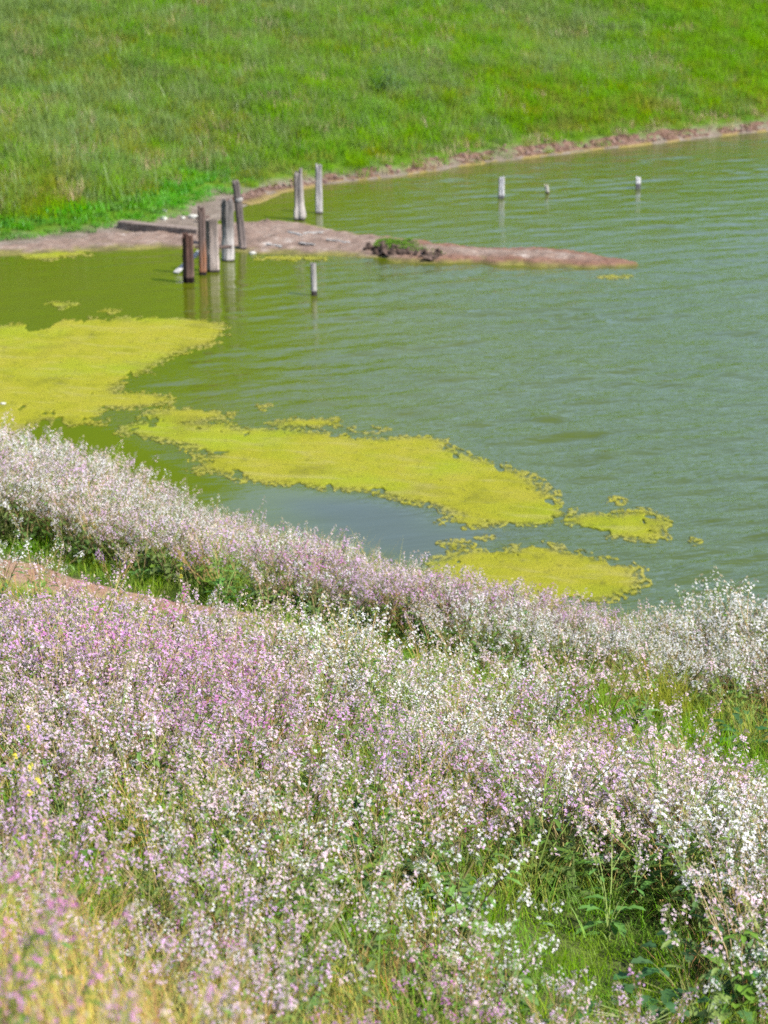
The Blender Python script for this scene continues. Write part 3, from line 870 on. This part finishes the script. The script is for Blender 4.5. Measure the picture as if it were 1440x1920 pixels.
def radish_parts(seed, height, spread, color):
    """stem skeleton, leaves, and a list of flower clusters of one wild radish"""
    rs = random.Random(seed)
    st, lf, cl = PB(), PB(), []
    smat = 1 if rs.random() < .35 else 0
    def raceme(tip, d, L):
        c = PB(); nfl = rs.randint(8, 12)
        for i in range(nfl):
            f = i / max(1, nfl - 1)
            a = rs.uniform(0, 6.28); rad = (0.036 - .018 * f) * rs.uniform(.6, 1.2)
            p = tip + d * (L * (f - .55)) + Vector((math.cos(a), math.sin(a), 0)) * rad
            nrm = (Vector((math.cos(a), math.sin(a), 0)) * rs.uniform(.3, 1.0) + Vector((0, 0, 1)) * rs.uniform(.4, 1.0) + d * .2).normalized()
            c.tube([tip + d * (L * (f - .75)), p], .0011, .0009, 2, 3)
            c.flower(p, nrm, rs.uniform(.0068, .0098), 0, rs, 1)
        for i in range(4):
            a = rs.uniform(0, 6.28)
            p = tip + d * (L * rs.uniform(.45, .62)) + Vector((math.cos(a), math.sin(a), 0)) * .007
            c.tube([p, p + d * .012], .0035, .0012, 3, 3)
        cl.append(c)
    nm = rs.randint(4, 6)
    for m in range(nm):
        a = 2 * math.pi * (m + rs.uniform(-.3, .3)) / nm
        out = Vector((math.cos(a), math.sin(a), 0)); hh = height * rs.uniform(.72, 1.05); sp = spread * rs.uniform(.45, 1.05)
        pts = [out * (sp * (f ** 1.4)) + Vector((rs.uniform(-.012, .012), rs.uniform(-.012, .012), hh * f)) for f in (0, .25, .5, .75, 1)]
        st.tube(pts, .0048, .002, smat, 3)
        raceme(pts[-1], (pts[-1] - pts[-2]).normalized(), .075)
        for b in range(rs.randint(2, 3)):
            f = rs.uniform(.5, .88); i = int(f * 4); q = pts[i].lerp(pts[i + 1], f * 4 - i)
            aa = a + rs.uniform(-1.5, 1.5); o2 = Vector((math.cos(aa), math.sin(aa), 0)); L = height * rs.uniform(.18, .38)
            e = q + o2 * (L * .55) + Vector((0, 0, L * .9)); mid = q.lerp(e, .5) + o2 * (L * .07)
            st.tube([q, mid, e], .0026, .0014, smat, 3)
            raceme(e, (e - mid).normalized(), .065)
            for w in range(rs.randint(1, 3)):                       # seed pods along the branch
                g = q.lerp(e, rs.uniform(.2, .75)); ap = rs.uniform(0, 6.28)
                st.tube([g, g + Vector((math.cos(ap) * .022, math.sin(ap) * .022, .024))], .0022, .0008, smat, 3)
            lf.leaf(q, o2 + Vector((0, 0, .35)), rs.uniform(.06, .11), .016, 0, rs, 2)
        for w in range(rs.randint(2, 3)):
            f = rs.uniform(.03, .35); q = pts[0].lerp(pts[2], f * 2); aa = rs.uniform(0, 6.28)
            lf.leaf(q, Vector((math.cos(aa), math.sin(aa), rs.uniform(.2, .9))), rs.uniform(.12, .22), .04, 0, rs, 3)
    return st, lf, cl

COLORS = ['white', 'blush', 'lilac', 'mauve']
N_SHAPE = 4
VARIANTS = []                                       # 4 colours x 4 shapes; each keeps part meshes and one merged mesh
lib = bpy.data.collections.new('radish_library')
def merge(pbs, slotmaps, name, mats):
    out = PB()
    for pb, sm in zip(pbs, slotmaps):
        b = len(out.v); out.v += pb.v
        out.f += [tuple(i + b for i in f) for f in pb.f]; out.m += [sm[i] for i in pb.m]
    return out.mesh(name, mats)
vi = 0
for ci, cname in enumerate(COLORS):
    for sh in range(N_SHAPE):
        st, lf, cl = radish_parts(100 * ci + sh, 0.66, 0.30, cname)
        cmats = [PM[cname], PM['center'], PM['stem'], PM['bud']]
        parts = {'stem': st.mesh('stem', [PM['stem'], PM['stem_red']]), 'foliage': lf.mesh('foliage', [PM['leaf']]),
                 'clusters': [c.mesh('flower_cluster', cmats) for c in cl]}
        whole = merge([st, lf] + cl, [{0: 0, 1: 1}, {0: 2}] + [{0: 3, 1: 4, 2: 0, 3: 5}] * len(cl), 'radish_plant',
                      [PM['stem'], PM['stem_red'], PM['leaf'], PM[cname], PM['center'], PM['bud']])
        o = bpy.data.objects.new('radish_plant_%02d' % vi, whole); lib.objects.link(o)
        VARIANTS.append(parts); vi += 1

def scatter(name, pts, rots, scls, idxs, collection, label, cat):
    """one countless cover: points carrying rotation, size and kind, instanced by geometry nodes"""
    me = bpy.data.meshes.new(name)
    me.vertices.add(len(pts)); me.vertices.foreach_set('co', np.asarray(pts, np.float32).ravel())
    a = me.attributes.new('turn', 'FLOAT_VECTOR', 'POINT'); a.data.foreach_set('vector', np.asarray(rots, np.float32).ravel())
    a = me.attributes.new('size', 'FLOAT', 'POINT'); a.data.foreach_set('value', np.asarray(scls, np.float32))
    a = me.attributes.new('pick', 'INT', 'POINT'); a.data.foreach_set('value', np.asarray(idxs, np.int32))
    o = link(name, me)
    ng = bpy.data.node_groups.new(name, 'GeometryNodeTree')
    ng.interface.new_socket('Geometry', in_out='INPUT', socket_type='NodeSocketGeometry')
    ng.interface.new_socket('Geometry', in_out='OUTPUT', socket_type='NodeSocketGeometry')
    gi = ng.nodes.new('NodeGroupInput'); go = ng.nodes.new('NodeGroupOutput')
    ip = ng.nodes.new('GeometryNodeInstanceOnPoints'); ci = ng.nodes.new('GeometryNodeCollectionInfo')
    ci.inputs['Collection'].default_value = collection
    ci.inputs['Separate Children'].default_value = True; ci.inputs['Reset Children'].default_value = True
    ip.inputs['Pick Instance'].default_value = True
    def named(nm, typ):
        q = ng.nodes.new('GeometryNodeInputNamedAttribute'); q.data_type = typ; q.inputs['Name'].default_value = nm
        return [s for s in q.outputs if s.enabled][0]
    ng.links.new(gi.outputs[0], ip.inputs['Points']); ng.links.new(ci.outputs[0], ip.inputs['Instance'])
    ng.links.new(named('pick', 'INT'), ip.inputs['Instance Index'])
    e2r = ng.nodes.new('FunctionNodeEulerToRotation')
    ng.links.new(named('turn', 'FLOAT_VECTOR'), e2r.inputs[0]); ng.links.new(e2r.outputs[0], ip.inputs['Rotation'])
    ng.links.new(named('size', 'FLOAT'), ip.inputs['Scale'])
    ng.links.new(ip.outputs[0], go.inputs[0])
    md = o.modifiers.new('cover', 'NODES'); md.node_group = ng
    return tag(o, label, cat, kind='stuff')

def jittered(x0, x1, y0, y1, per_m2):
    st = 1 / math.sqrt(per_m2)
    X, Y = np.meshgrid(np.arange(x0, x1, st), np.arange(y0, y1, st))
    X = X.ravel() + RNG.uniform(-.5, .5, X.size) * st; Y = Y.ravel() + RNG.uniform(-.5, .5, Y.size) * st
    return X, Y

# where the camera could see the near slope, with a margin to step aside
def in_view(x, y, m=1.2):
    return np.abs(x) < 0.19 * np.maximum(y, 3) + m

# ------------------------------------------------------------------ wild radish over the slope
pth_d = lambda x, y: seg_dist(x, y, pc)
def path_rel(x, y):
    d, i, t, s_ = pth_d(x, y)
    w = np.interp(i + t, range(len(pw)), pw)
    return d - w * 1.0
LAWN = [near_at(*p)[:2] for p in ((930, 1735), (1060, 1712), (1175, 1715), (1270, 1765), (1310, 1850), (1250, 1950), (1100, 1960), (1010, 1880), (945, 1800))]

X, Y = jittered(-9, 8, 3.4, 31, 44)
m = in_view(X, Y, 3.0)
X, Y = X[m], Y[m]
S = near_s(X, Y); PR = path_rel(X, Y); LW = poly_sd(X, Y, LAWN)
clump = fbm(X * 0.8, Y * 0.8, 301, 3)
dens = np.ones_like(X)
s0 = np.interp(X, [-5, -3, -1.4, .3, 1.7, 2.4, 3.0, 3.7], [.75, 1.05, 1.35, 1.55, 1.95, 1.95, 1.5, 1.05])
dens *= sstep(-0.15, 0.25, S - s0)
cza = np.interp(X, [-4, -2.2, -.6, .84, 1.7, 2.5], [4.9, 4.6, 4.3, 3.8, 3.5, 3.5])
czb = np.interp(X, [-3.6, -2.66, -1.65, -.5, .3, 1.04, 1.85, 2.3, 3], [9.3, 8.9, 7.8, 6.7, 6.5, 6.8, 7.2, 7.9, 8.2])
cz = np.maximum(cza - S, S - czb) + 0.28 * clump          # > 0 outside the trodden strip
dens *= 0.03 + 0.05 * (X > .5) + 0.9 * sstep(-0.15, 0.25, cz)
dens *= 0.45 + 0.55 * sstep(-.35, .15, clump)
dens *= (0.21 + 0.25 * sstep(5.5, 7.5, Y) + 0.52 * sstep(8.5, 12.0, Y + 1.2 * clump))
dens *= 1 - 0.95 * sstep(-0.24, -0.03, LW)
# strip beyond the path on the right opens into grass
dens *= 1 - 0.85 * np.exp(-(((X - 2.9) / 1.0) ** 2 + ((Y - 15.6) / 0.9) ** 2))
keep = RNG.random(X.size) < dens
X, Y, S, PR, LW = X[keep], Y[keep], S[keep], PR[keep], LW[keep]
Z = near_z(X, Y)
hs = np.where(S < 4.0, 0.90 + 0.42 * sstep(2.3, 3.2, X) + 0.28 * sstep(-2.2, -3.6, X), 1.0) * np.where(Y < 7.5, 0.85, 1.0) * RNG.uniform(.72, 1.15, X.size) 
hs = hs * (0.9 + 0.25 * fbm(X * .6, Y * .6, 305, 2)) * (1 + 0.15 * sstep(-.75, -.2, LW) * (Y > 8.4) * (X > 0))
# colour of the stand: whiter along the shore and in the middle, pinker left and in front
hue = 0.75 * fbm(X * .6, Y * .6, 311, 3) + 0.55 * fbm(X * 2.4, Y * 2.4, 312, 2) + RNG.normal(0, .16, X.size)
hue = hue + np.where(S < 4, -0.05, 0.05) - 0.45 * sstep(1.8, 3.0, X) * (S < 4.5) + 0.22 * sstep(-0.4, -1.2, X) * (S > 5) + 0.22 * (Y < 7.0)
ci = np.clip(np.digitize(hue, [-0.18, 0.16, 0.50]), 0, 3)
idx = ci * N_SHAPE + RNG.integers(0, N_SHAPE, X.size)
rots = np.stack([RNG.normal(0, .10, X.size) - 0.02, RNG.normal(0, .10, X.size), RNG.uniform(0, 6.28, X.size)], -1)
px, py, dep = project(X, Y, Z + 0.4)
vis = (px > -20) & (px < 1460) & (py > 0) & (py < 1960)
order = np.argsort(np.where(vis, dep, 1e6))
single = np.zeros(X.size, bool); single[order[:300]] = True
rest = ~single
print('radish plants', X.size, 'single', single.sum(), 'deepest single', dep[single].max())
scatter('wildflower_meadow', np.stack([X, Y, Z], -1)[rest], rots[rest], hs[rest], idx[rest], lib,
        'dense cover of white, pink and lilac wild radish in bloom over the slope', 'wildflowers')

LAB = {'white': 'white flowered wild radish plant among the nearest blooms on the slope', 'blush': 'pale pink flowered wild radish plant among the nearest blooms on the slope',
       'lilac': 'lilac flowered wild radish plant among the nearest blooms on the slope', 'mauve': 'deep mauve flowered wild radish plant among the nearest blooms on the slope'}
def place_radish(x, y, z, rot, sc, v, label=None, group='wild radish plants nearest the camera'):
    r = bpy.data.objects.new('wild_radish', None); r.empty_display_size = .1
    r.location = (x, y, z); r.rotation_euler = rot; r.scale = (sc, sc, sc); COL.objects.link(r)
    tag(r, label or LAB[COLORS[v // N_SHAPE]], 'wildflower', group)
    P_ = VARIANTS[v]
    for nm in ('stem', 'foliage'):
        link(nm, P_[nm], r)
    for c in P_['clusters']:
        link('flower_cluster', c, r)
    return r
for i in np.nonzero(single)[0]:
    place_radish(X[i], Y[i], Z[i], rots[i], float(hs[i]), int(idx[i]))

# ------------------------------------------------------------------ grasses
def tuft(name, mat, n, L, w, spread, bend, seed, seg=3):
    rs = random.Random(seed); pb = PB()
    for k in range(n):
        a = rs.uniform(0, 6.28); r = spread * math.sqrt(rs.random()); b = rs.uniform(0, 6.28)
        pb.blade(Vector((r * math.cos(a), r * math.sin(a), 0)), Vector((math.cos(b), math.sin(b), 0)), L * rs.uniform(.5, 1.1), w * rs.uniform(.7, 1.2), bend * rs.uniform(.2, 1.3), 0, seg)
    return pb.mesh(name, [mat])
def library(name, specs):
    c = bpy.data.collections.new(name)
    for k, s in enumerate(specs):
        o = bpy.data.objects.new('%s_%02d' % (name, k), tuft(name, *s)); c.objects.link(o)
    return c

G_FRESH = plant_mat('fresh_grass', (.13, .25, .010), .4, .01, .02, .25, up=0.6)
G_OLIVE = plant_mat('olive_grass', (.21, .25, .035), .35, .01, .03, .25, up=0.6)
G_STRAW = plant_mat('straw_grass', (.46, .39, .10), .4, 0, .02, .25, up=0.6)
G_RUST = plant_mat('rusty_grass', (.47, .25, .10), .4, 0, .02, .25, up=0.6)
near_lib = library('meadow_grass', [
    (G_FRESH, 46, .20, .0035, .17, .8, 1), (G_FRESH, 40, .30, .0035, .18, .9, 2),
    (G_OLIVE, 40, .34, .0028, .19, .8, 3), (G_OLIVE, 34, .44, .0025, .19, .7, 4),
    (G_STRAW, 26, .50, .0020, .19, .6, 5), (G_RUST, 26, .46, .0020, .19, .6, 6),
    (G_FRESH, 90, .10, .0026, .17, 1.0, 7)])
X, Y = jittered(-9, 8, 3.0, 31, 42)
m = in_view(X, Y, 3.0); X, Y = X[m], Y[m]
S = near_s(X, Y); PR = path_rel(X, Y); LW = poly_sd(X, Y, LAWN)
pk = RNG.choice([0, 1, 2, 3], X.size, p=[.3, .3, .25, .15])
straw = 0.12 + 0.6 * sstep(8.2, 6.0, Y) * sstep(1.2, -0.2, X) + 0.25 * sstep(.1, .5, fbm(X * .7, Y * .7, 321, 3))
q = RNG.random(X.size)
pk = np.where(q < straw * .5, 4, np.where(q < straw, 5, pk))
pk = np.where(LW > 0, RNG.choice([0, 6, 1], X.size, p=[.3, .65, .05]), pk)
near_path = (PR < 0.55) | ((X < -1.2) & (PR < 2.2) & (S > 5))
pk = np.where(near_path, RNG.choice([0, 6, 2], X.size, p=[.45, .4, .15]), pk)
dens = sstep(0.05, 0.35, S) * np.where(PR < -0.08, 0.02 + 0.25 * sstep(.15, .5, fbm(X * 1.5, Y * 1.5, 323, 3)) + 0.6 * sstep(-2.2, -0.5, X), 1.0)
k = RNG.random(X.size) < dens
X, Y, pk, PR = X[k], Y[k], pk[k], PR[k]
S = near_s(X, Y)
sc = RNG.uniform(.7, 1.25, X.size) * (.68 + .32 * np.maximum(sstep(8.5, 11, Y), sstep(0, -.8, X))) * np.where(PR < 0.1, .75, 1.0) * np.where((X < -1.2) & (PR < 2.2) & (S > 5), .55, 1.0)
scatter('meadow_grass', np.stack([X, Y, near_z(X, Y)], -1), np.stack([RNG.normal(0, .1, X.size), RNG.normal(0, .1, X.size), RNG.uniform(0, 6.28, X.size)], -1), sc, pk, near_lib,
        'mixed green and straw coloured grass growing under the flowers', 'grass')
print('near tufts', X.size)

# far hillside
H_BRIGHT = plant_mat('hill_grass_bright', (.115, .25, .003), .4, 0, .015, .2, up=1.5)
H_GREY = plant_mat('hill_grass_silvery', (.14, .215, .048), .4, .02, .015, .22, up=1.5)
H_OLIVE = plant_mat('hill_grass_olive', (.17, .21, .02), .4, 0, .02, .22, up=1.5)
H_BROWN = plant_mat('hill_grass_brown', (.29, .22, .11), .3, .03, .02, .2, up=1.5)
H_LUSH = plant_mat('lush_waterside_grass', (.07, .25, .004), .4, .02, .015, .2, up=1.5)
hill_lib = library('hill_grass', [
    (H_BRIGHT, 60, .42, .008, .34, .7, 11), (H_BRIGHT, 55, .55, .008, .34, .8, 12),
    (H_GREY, 60, .45, .008, .34, .9, 13), (H_GREY, 55, .60, .007, .34, .9, 14),
    (H_OLIVE, 60, .40, .008, .34, .7, 15), (H_OLIVE, 50, .55, .007, .34, .7, 16),
    (H_BROWN, 50, .40, .007, .34, .6, 17), (H_LUSH, 80, .26, .010, .34, .9, 18)])
X, Y = jittered(-30, 32, 34, 108, 12.5)
m = (np.abs(X) < 0.19 * Y + 10.0); X, Y = X[m], Y[m]
T = far_t(X, Y); MW = mud_w(X)
Z = far_z(X, Y)
px, py, dep = project(X, Y, Z)
m = (T > MW - 0.02 + 0.20 * fbm(X * 1.2, Y * 1.2, 399, 2)) & (py > -260); X, Y, T, MW, Z = X[m], Y[m], T[m], MW[m], Z[m]
tone = fbm(X * .16, Y * .11, 401, 4) + 0.35 * fbm(X * .8, Y * .5, 402, 2)
up = T - MW
pB = 0.56 + 0.8 * tone + 0.035 * X - 0.25 * sstep(7, 10, up) * sstep(0, -5, X)
pk = np.where(RNG.random(X.size) < pB, RNG.integers(0, 2, X.size), RNG.integers(2, 4, X.size))
ol = 0.12 + 0.45 * sstep(5, 1, up) * sstep(-.2, .3, fbm(X * .3, Y * .3, 403, 3) + .1) + 0.2 * sstep(.2, .6, fbm(X * .25, Y * .25, 405, 3))
pk = np.where(RNG.random(X.size) < ol, RNG.integers(4, 6, X.size), pk)
br = 0.03 + 0.45 * sstep(1.0, .1, up) * sstep(-3, 0, X) + 0.3 * sstep(.30, .6, fbm(X * .45, Y * .45, 407, 3)) * sstep(7, 2, up)
pk = np.where(RNG.random(X.size) < br, 6, pk)
br2 = 0.75 * sstep(1.0, 1.8, up) * sstep(4.2, 2.6, up) * sstep(-2.5, -4.5, X) * sstep(-.25, .2, fbm(X * .5, Y * .4, 411, 3))
pk = np.where(RNG.random(X.size) < br2, RNG.choice([4, 5, 6], X.size), pk)
lush = sstep(1.5, 0.9, up + 0.5 * fbm(X * .9, Y * .9, 409, 2)) * sstep(-3.4, -4.4, X)
pk = np.where(RNG.random(X.size) < lush, 7, pk)
sc = RNG.uniform(.7, 1.25, X.size) * (0.55 + 0.45 * sstep(0, 1.2, up))
scatter('hill_grass', np.stack([X, Y, Z - .02], -1), np.stack([RNG.normal(0, .12, X.size), RNG.normal(.08, .12, X.size), RNG.uniform(0, 6.28, X.size)], -1), sc, pk, hill_lib,
        'tall soft green grass covering the hillside beyond the pond', 'grass')
print('hill tufts', X.size)

# clods and stones of the far bank
clod_lib = bpy.data.collections.new('clod')
M_CLOD = m_simple('red_earth_clod', (.05, .028, .022), (.26, .17, .14), 9)
for k in range(4):
    clod_lib.objects.link(bpy.data.objects.new('clod_%02d' % k, rock_mesh('clod', .07, 50 + k, M_CLOD)))
n = 520
j = RNG.integers(0, len(bx), n)
off = mud_w(bx[j]) + RNG.normal(0.03, .09, n)
ok = (bx[j] > -3.0) & (off > 0.05)
X = (bx[j] + nx_[j] * off)[ok]; Y = (by[j] + ny_[j] * off)[ok]
scatter('bank_clods', np.stack([X, Y, far_z(X, Y) + .03], -1), RNG.uniform(0, 6.28, (X.size, 3)), RNG.uniform(.25, 1.0, X.size), RNG.integers(0, 4, X.size), clod_lib,
        'crumbled red earth clods along the far bank', 'earth clods')

# grassy hump of undercut earth on the spit
def hump_z(x, y):
    hd = poly_sd(x, y, HUMP) + 0.30 * fbm(x * 3.2, y * 1.6, 95, 4)
    return 0.06 + np.interp(x, [-.4, .2, .7, 1.4], [.13, .13, .08, .03]) * sstep(-0.08, 0.10, hd) + 0.07 * fbm(x * 6, y * 6, 96, 3) * sstep(-.1, .1, hd)
root = link('grass_hump', None, loc=(0.4, 45.4, 0.06))
tag(root, 'dark grassy hump of earth standing on the mud spit', 'grass hump')
soil = m_simple('dark_undercut_soil', (.012, .008, .006), (.10, .065, .05), 9)
me = grid_mesh('earth', np.arange(-.75, 1.75, .035), np.arange(43.0, 47.4, .035), hump_z, soil,
               keep=lambda X, Y, Z: poly_sd(X, Y, HUMP) > -0.12)
me.transform(__import__('mathutils').Matrix.Translation((-.4, -45.4, -.06)))
link('earth', me, root)
fr = [at(*p, 0.1) for p in ((690, 472), (712, 474), (735, 478), (760, 478), (785, 483), (808, 485), (830, 482))]
cl_me = [rock_mesh('clod', .085, 300 + k, soil) for k in range(4)]
rs = random.Random(9)
for k in range(36):
    f = rs.uniform(0, len(fr) - 1.01); i = int(f); g = f - i
    x = fr[i][0] * (1 - g) + fr[i + 1][0] * g + rs.uniform(-.03, .03); y = fr[i][1] * (1 - g) + fr[i + 1][1] * g + rs.uniform(.05, .5)
    z = float(max(hump_z(np.array(x), np.array(y)), spit_z(np.array(x), np.array(y))))
    o = link('clod', cl_me[k % 4], root, (x - .4, y - 45.4, z - .05), (rs.uniform(0, 6), rs.uniform(0, 6), rs.uniform(0, 6)))
    q = rs.uniform(.4, 1.15); o.scale = (q * 1.3, q, q * .8)
X, Y = jittered(-.6, 1.6, 43, 47.5, 130)
m = poly_sd(X, Y, HUMP) > 0.03
X, Y = X[m], Y[m]; back = sstep(0.9, 0.2, X)
pb = PB(); rs = random.Random(5)
for x, y, q in zip(X, Y, back):
    z = float(hump_z(np.array(x), np.array(y)))
    for b in range(int(4 + 12 * q)):
        a = rs.uniform(0, 6.28)
        pb.blade(Vector((x - .4 + rs.uniform(-.05, .05), y - 45.4 + rs.uniform(-.05, .05), z - .07)), Vector((math.cos(a), math.sin(a), 0)), rs.uniform(.04, .11), .007, rs.uniform(.4, 1.3), 0)
link('grass_blades', pb.mesh('grass_blades', [plant_mat('hump_grass', (.06, .15, .012), .35)]), root)

# ------------------------------------------------------------------ single plants that stand out
def mustard(px, py, h, seed, label):
    x, y, z = near_at(px, py, h)
    rs = random.Random(seed)
    root = link('mustard_plant', None, loc=(x, y, z)); tag(root, label, 'mustard', 'yellow mustard plants on the slope')
    st = PB(); top = Vector((0, 0, h))
    st.tube([Vector((0.02, 0, -.02)), Vector((.01, .01, h * .5)), top], .004, .0016, 0, 4)
    tips = [top]
    for k in range(1):
        q = Vector((0.005, 0, h * rs.uniform(.55, .8))); a = rs.uniform(0, 6.28)
        e = q + Vector((math.cos(a) * .06, math.sin(a) * .06, h * .16)); st.tube([q, e], .002, .001, 0, 3); tips.append(e)
    link('stem', st.mesh('stem', [PM['stem']]), root)
    for t in tips:
        c = PB()
        for i in range(12):
            a = rs.uniform(0, 6.28); r_ = rs.uniform(.003, .012)
            d = Vector((math.cos(a), math.sin(a), 0)); p = t + d * r_ + Vector((0, 0, rs.uniform(-.014, .014)))
            c.flower(p, (d * .7 + Vector((0, 0, .8))).normalized(), .0070, 0, rs)
        link('flower_cluster', c.mesh('flower_cluster', [PM['yellow']]), root)
    lf = PB()
    for k in range(5):
        a = rs.uniform(0, 6.28); lf.leaf(Vector((0, 0, h * rs.uniform(.05, .5))), Vector((math.cos(a), math.sin(a), .5)), .11, .02, 0, rs, 3)
    link('foliage', lf.mesh('foliage', [PM['leaf']]), root)
mustard(52, 1362, .85, 1, 'yellow mustard standing highest at the left edge of the meadow')
mustard(28, 1420, .72, 2, 'yellow mustard closest to the left edge of the photo')
mustard(73, 1464, .55, 3, 'bright yellow mustard low at the left, right of the others there')
mustard(54, 1488, .62, 4, 'small yellow mustard, lowest of those at the left edge')
mustard(340, 1066, .35, 5, 'yellow mustard growing in the grass beside the dirt path')
mustard(348, 848, 1.05, 6, 'tall lone yellow mustard standing out against the pond water')
mustard(886, 1166, .45, 7, 'small yellow mustard in the dark grass behind the path')

def tussock(px, py, mat, n, L, w, spread, label, seed, name='grass_tussock', cat='grass tussock', group=None):
    x, y, z = near_at(px, py)
    return tag(link(name, tuft(name, mat, n, L, w, spread, .7, seed, 4), loc=(x, y, z - .02)), label, cat, group)
TG = 'grass tussocks on the slope'
tussock(1240, 1345, G_OLIVE, 260, .55, .003, .26, 'pale olive tussock of tall grass in the gap at the right', 31, group=TG)
tussock(205, 1045, G_FRESH, 240, .42, .004, .30, 'bright green grass tussock behind the dirt path on the left', 32, group=TG)
tussock(330, 1075, G_FRESH, 260, .46, .004, .32, 'fresh green grass tussock around the yellow mustard by the path', 33, group=TG)
tussock(30, 1005, G_FRESH, 200, .28, .004, .40, 'low green grass tussock at the left edge below the flowers', 34, group=TG)
tussock(1080, 1330, G_FRESH, 200, .40, .003, .28, 'green grass tussock in the middle of the gap among flowers', 35, group=TG)
tussock(455, 1790, G_FRESH, 26, .60, .004, .05, 'blurred upright green grass blades close to the camera', 36, group=TG)
tussock(250, 1800, G_OLIVE, 30, .50, .003, .06, 'blurred olive grass blades close to the camera on the left', 37, group=TG)

LEAF_DARK = plant_mat('broad_dark_leaf', (.04, .10, .03), .25, .015, .015, .25)
def broad_leaf(px, py, n, L, w, h, label, seed, stems=0):
    x, y, z = near_at(px, py)
    rs = random.Random(seed)
    root = link('broad_leaved_plant', None, loc=(x, y, z)); tag(root, label, 'leafy plant', 'dark leafy plants on the slope')
    st = PB()
    for k in range(n):
        a = rs.uniform(0, 6.28); r_ = rs.uniform(.05, .3); hh = h * rs.uniform(.35, 1.0)
        e = Vector((math.cos(a) * r_, math.sin(a) * r_, hh))
        st.tube([Vector((0, 0, 0)), e * .5 + Vector((0, 0, hh * .12)), e], .004, .002, 0, 3)
        lf = PB(); lf.leaf(e, Vector((math.cos(a), math.sin(a), rs.uniform(.0, .5))), L * rs.uniform(.65, 1.15), w, 0, rs, 3, rs.uniform(.2, .6))
        link('leaf', lf.mesh('leaf', [LEAF_DARK], True), root)
    link('stem', st.mesh('stem', [PM['stem']]), root)
broad_leaf(1290, 1895, 22, .11, .042, .26, 'dark broad leaved plant in the corner at lower right', 41)
broad_leaf(1390, 1900, 26, .11, .040, .36, 'dark broad leaved plant rising at the right edge near the bottom', 42)
broad_leaf(1210, 1925, 14, .10, .036, .18, 'low dark broad leaved plant below the green lawn gap', 43)
broad_leaf(1075, 1660, 14, .065, .022, .36, 'dark leafy plant in the shade above the green lawn gap', 44)
broad_leaf(1170, 1610, 30, .09, .028, .45, 'dark leafy plant among pink blooms right of the shaded hollow', 45)
broad_leaf(1015, 1600, 30, .08, .026, .42, 'added dark leafy plant standing in for leaf shade left of the hollow among pink blooms', 50)  # added: its dark leaves stand in for leafy shade
broad_leaf(1130, 1530, 30, .08, .026, .45, 'added dark leafy plant standing in for leaf shade above the hollow among the blooms', 51)  # added dark foliage in place of shade between the blooms
broad_leaf(690, 1640, 24, .08, .026, .36, 'added dark leafy plant standing in for shade near the bottom centre', 52)  # added to darken the gap between clumps like shade
broad_leaf(960, 1235, 26, .20, .06, .42, 'dark leafy plant in the grass strip behind the meadow', 46)
broad_leaf(835, 1215, 20, .18, .05, .38, 'dark leafy plant left of another in the grass strip', 47)
broad_leaf(760, 1345, 14, .15, .05, .40, 'dark leafy plant poking out in the middle of the meadow', 48)
broad_leaf(1395, 1410, 30, .14, .04, .22, 'low green leafy plant beside the bare soil at the right edge', 49)

# small dark shrub on the hill
def hill_at(px, py):
    r = ray(px, py); ts_ = np.arange(45, 140, .05); P_ = np.outer(ts_, r)
    hit = np.nonzero(P_[:, 2] + CAM_H < far_z(P_[:, 0], P_[:, 1]))[0][0]
    return P_[hit, 0], P_[hit, 1], float(far_z(np.array(P_[hit, 0]), np.array(P_[hit, 1])))
M_SHRUB = plant_mat('blue_green_leaf', (.07, .165, .05), .35, .02, .015, .2)
x, y, z = hill_at(728, 178)
root = link('shrub', None, loc=(x, y, z)); tag(root, 'small dark blue green shrub alone on the hillside grass', 'shrub')
rs = random.Random(77); lf, st = PB(), PB()
for k in range(26):
    a = rs.uniform(0, 6.28); e = Vector((math.cos(a) * rs.uniform(.05, .6), math.sin(a) * rs.uniform(.05, .6), rs.uniform(.2, .7)))
    st.tube([Vector((0, 0, 0)), e * .5 + Vector((0, 0, .1)), e], .010, .004, 0, 3)
    for j in range(13):
        p = e + Vector((rs.gauss(0, .12), rs.gauss(0, .12), rs.gauss(0, .12))); b = rs.uniform(0, 6.28)
        lf.leaf(p, Vector((math.cos(b), math.sin(b), rs.uniform(-.2, .8))), .10, .022, 0, rs, 1)
link('foliage', lf.mesh('foliage', [M_SHRUB]), root); link('stem', st.mesh('stem', [PM['stem']]), root)
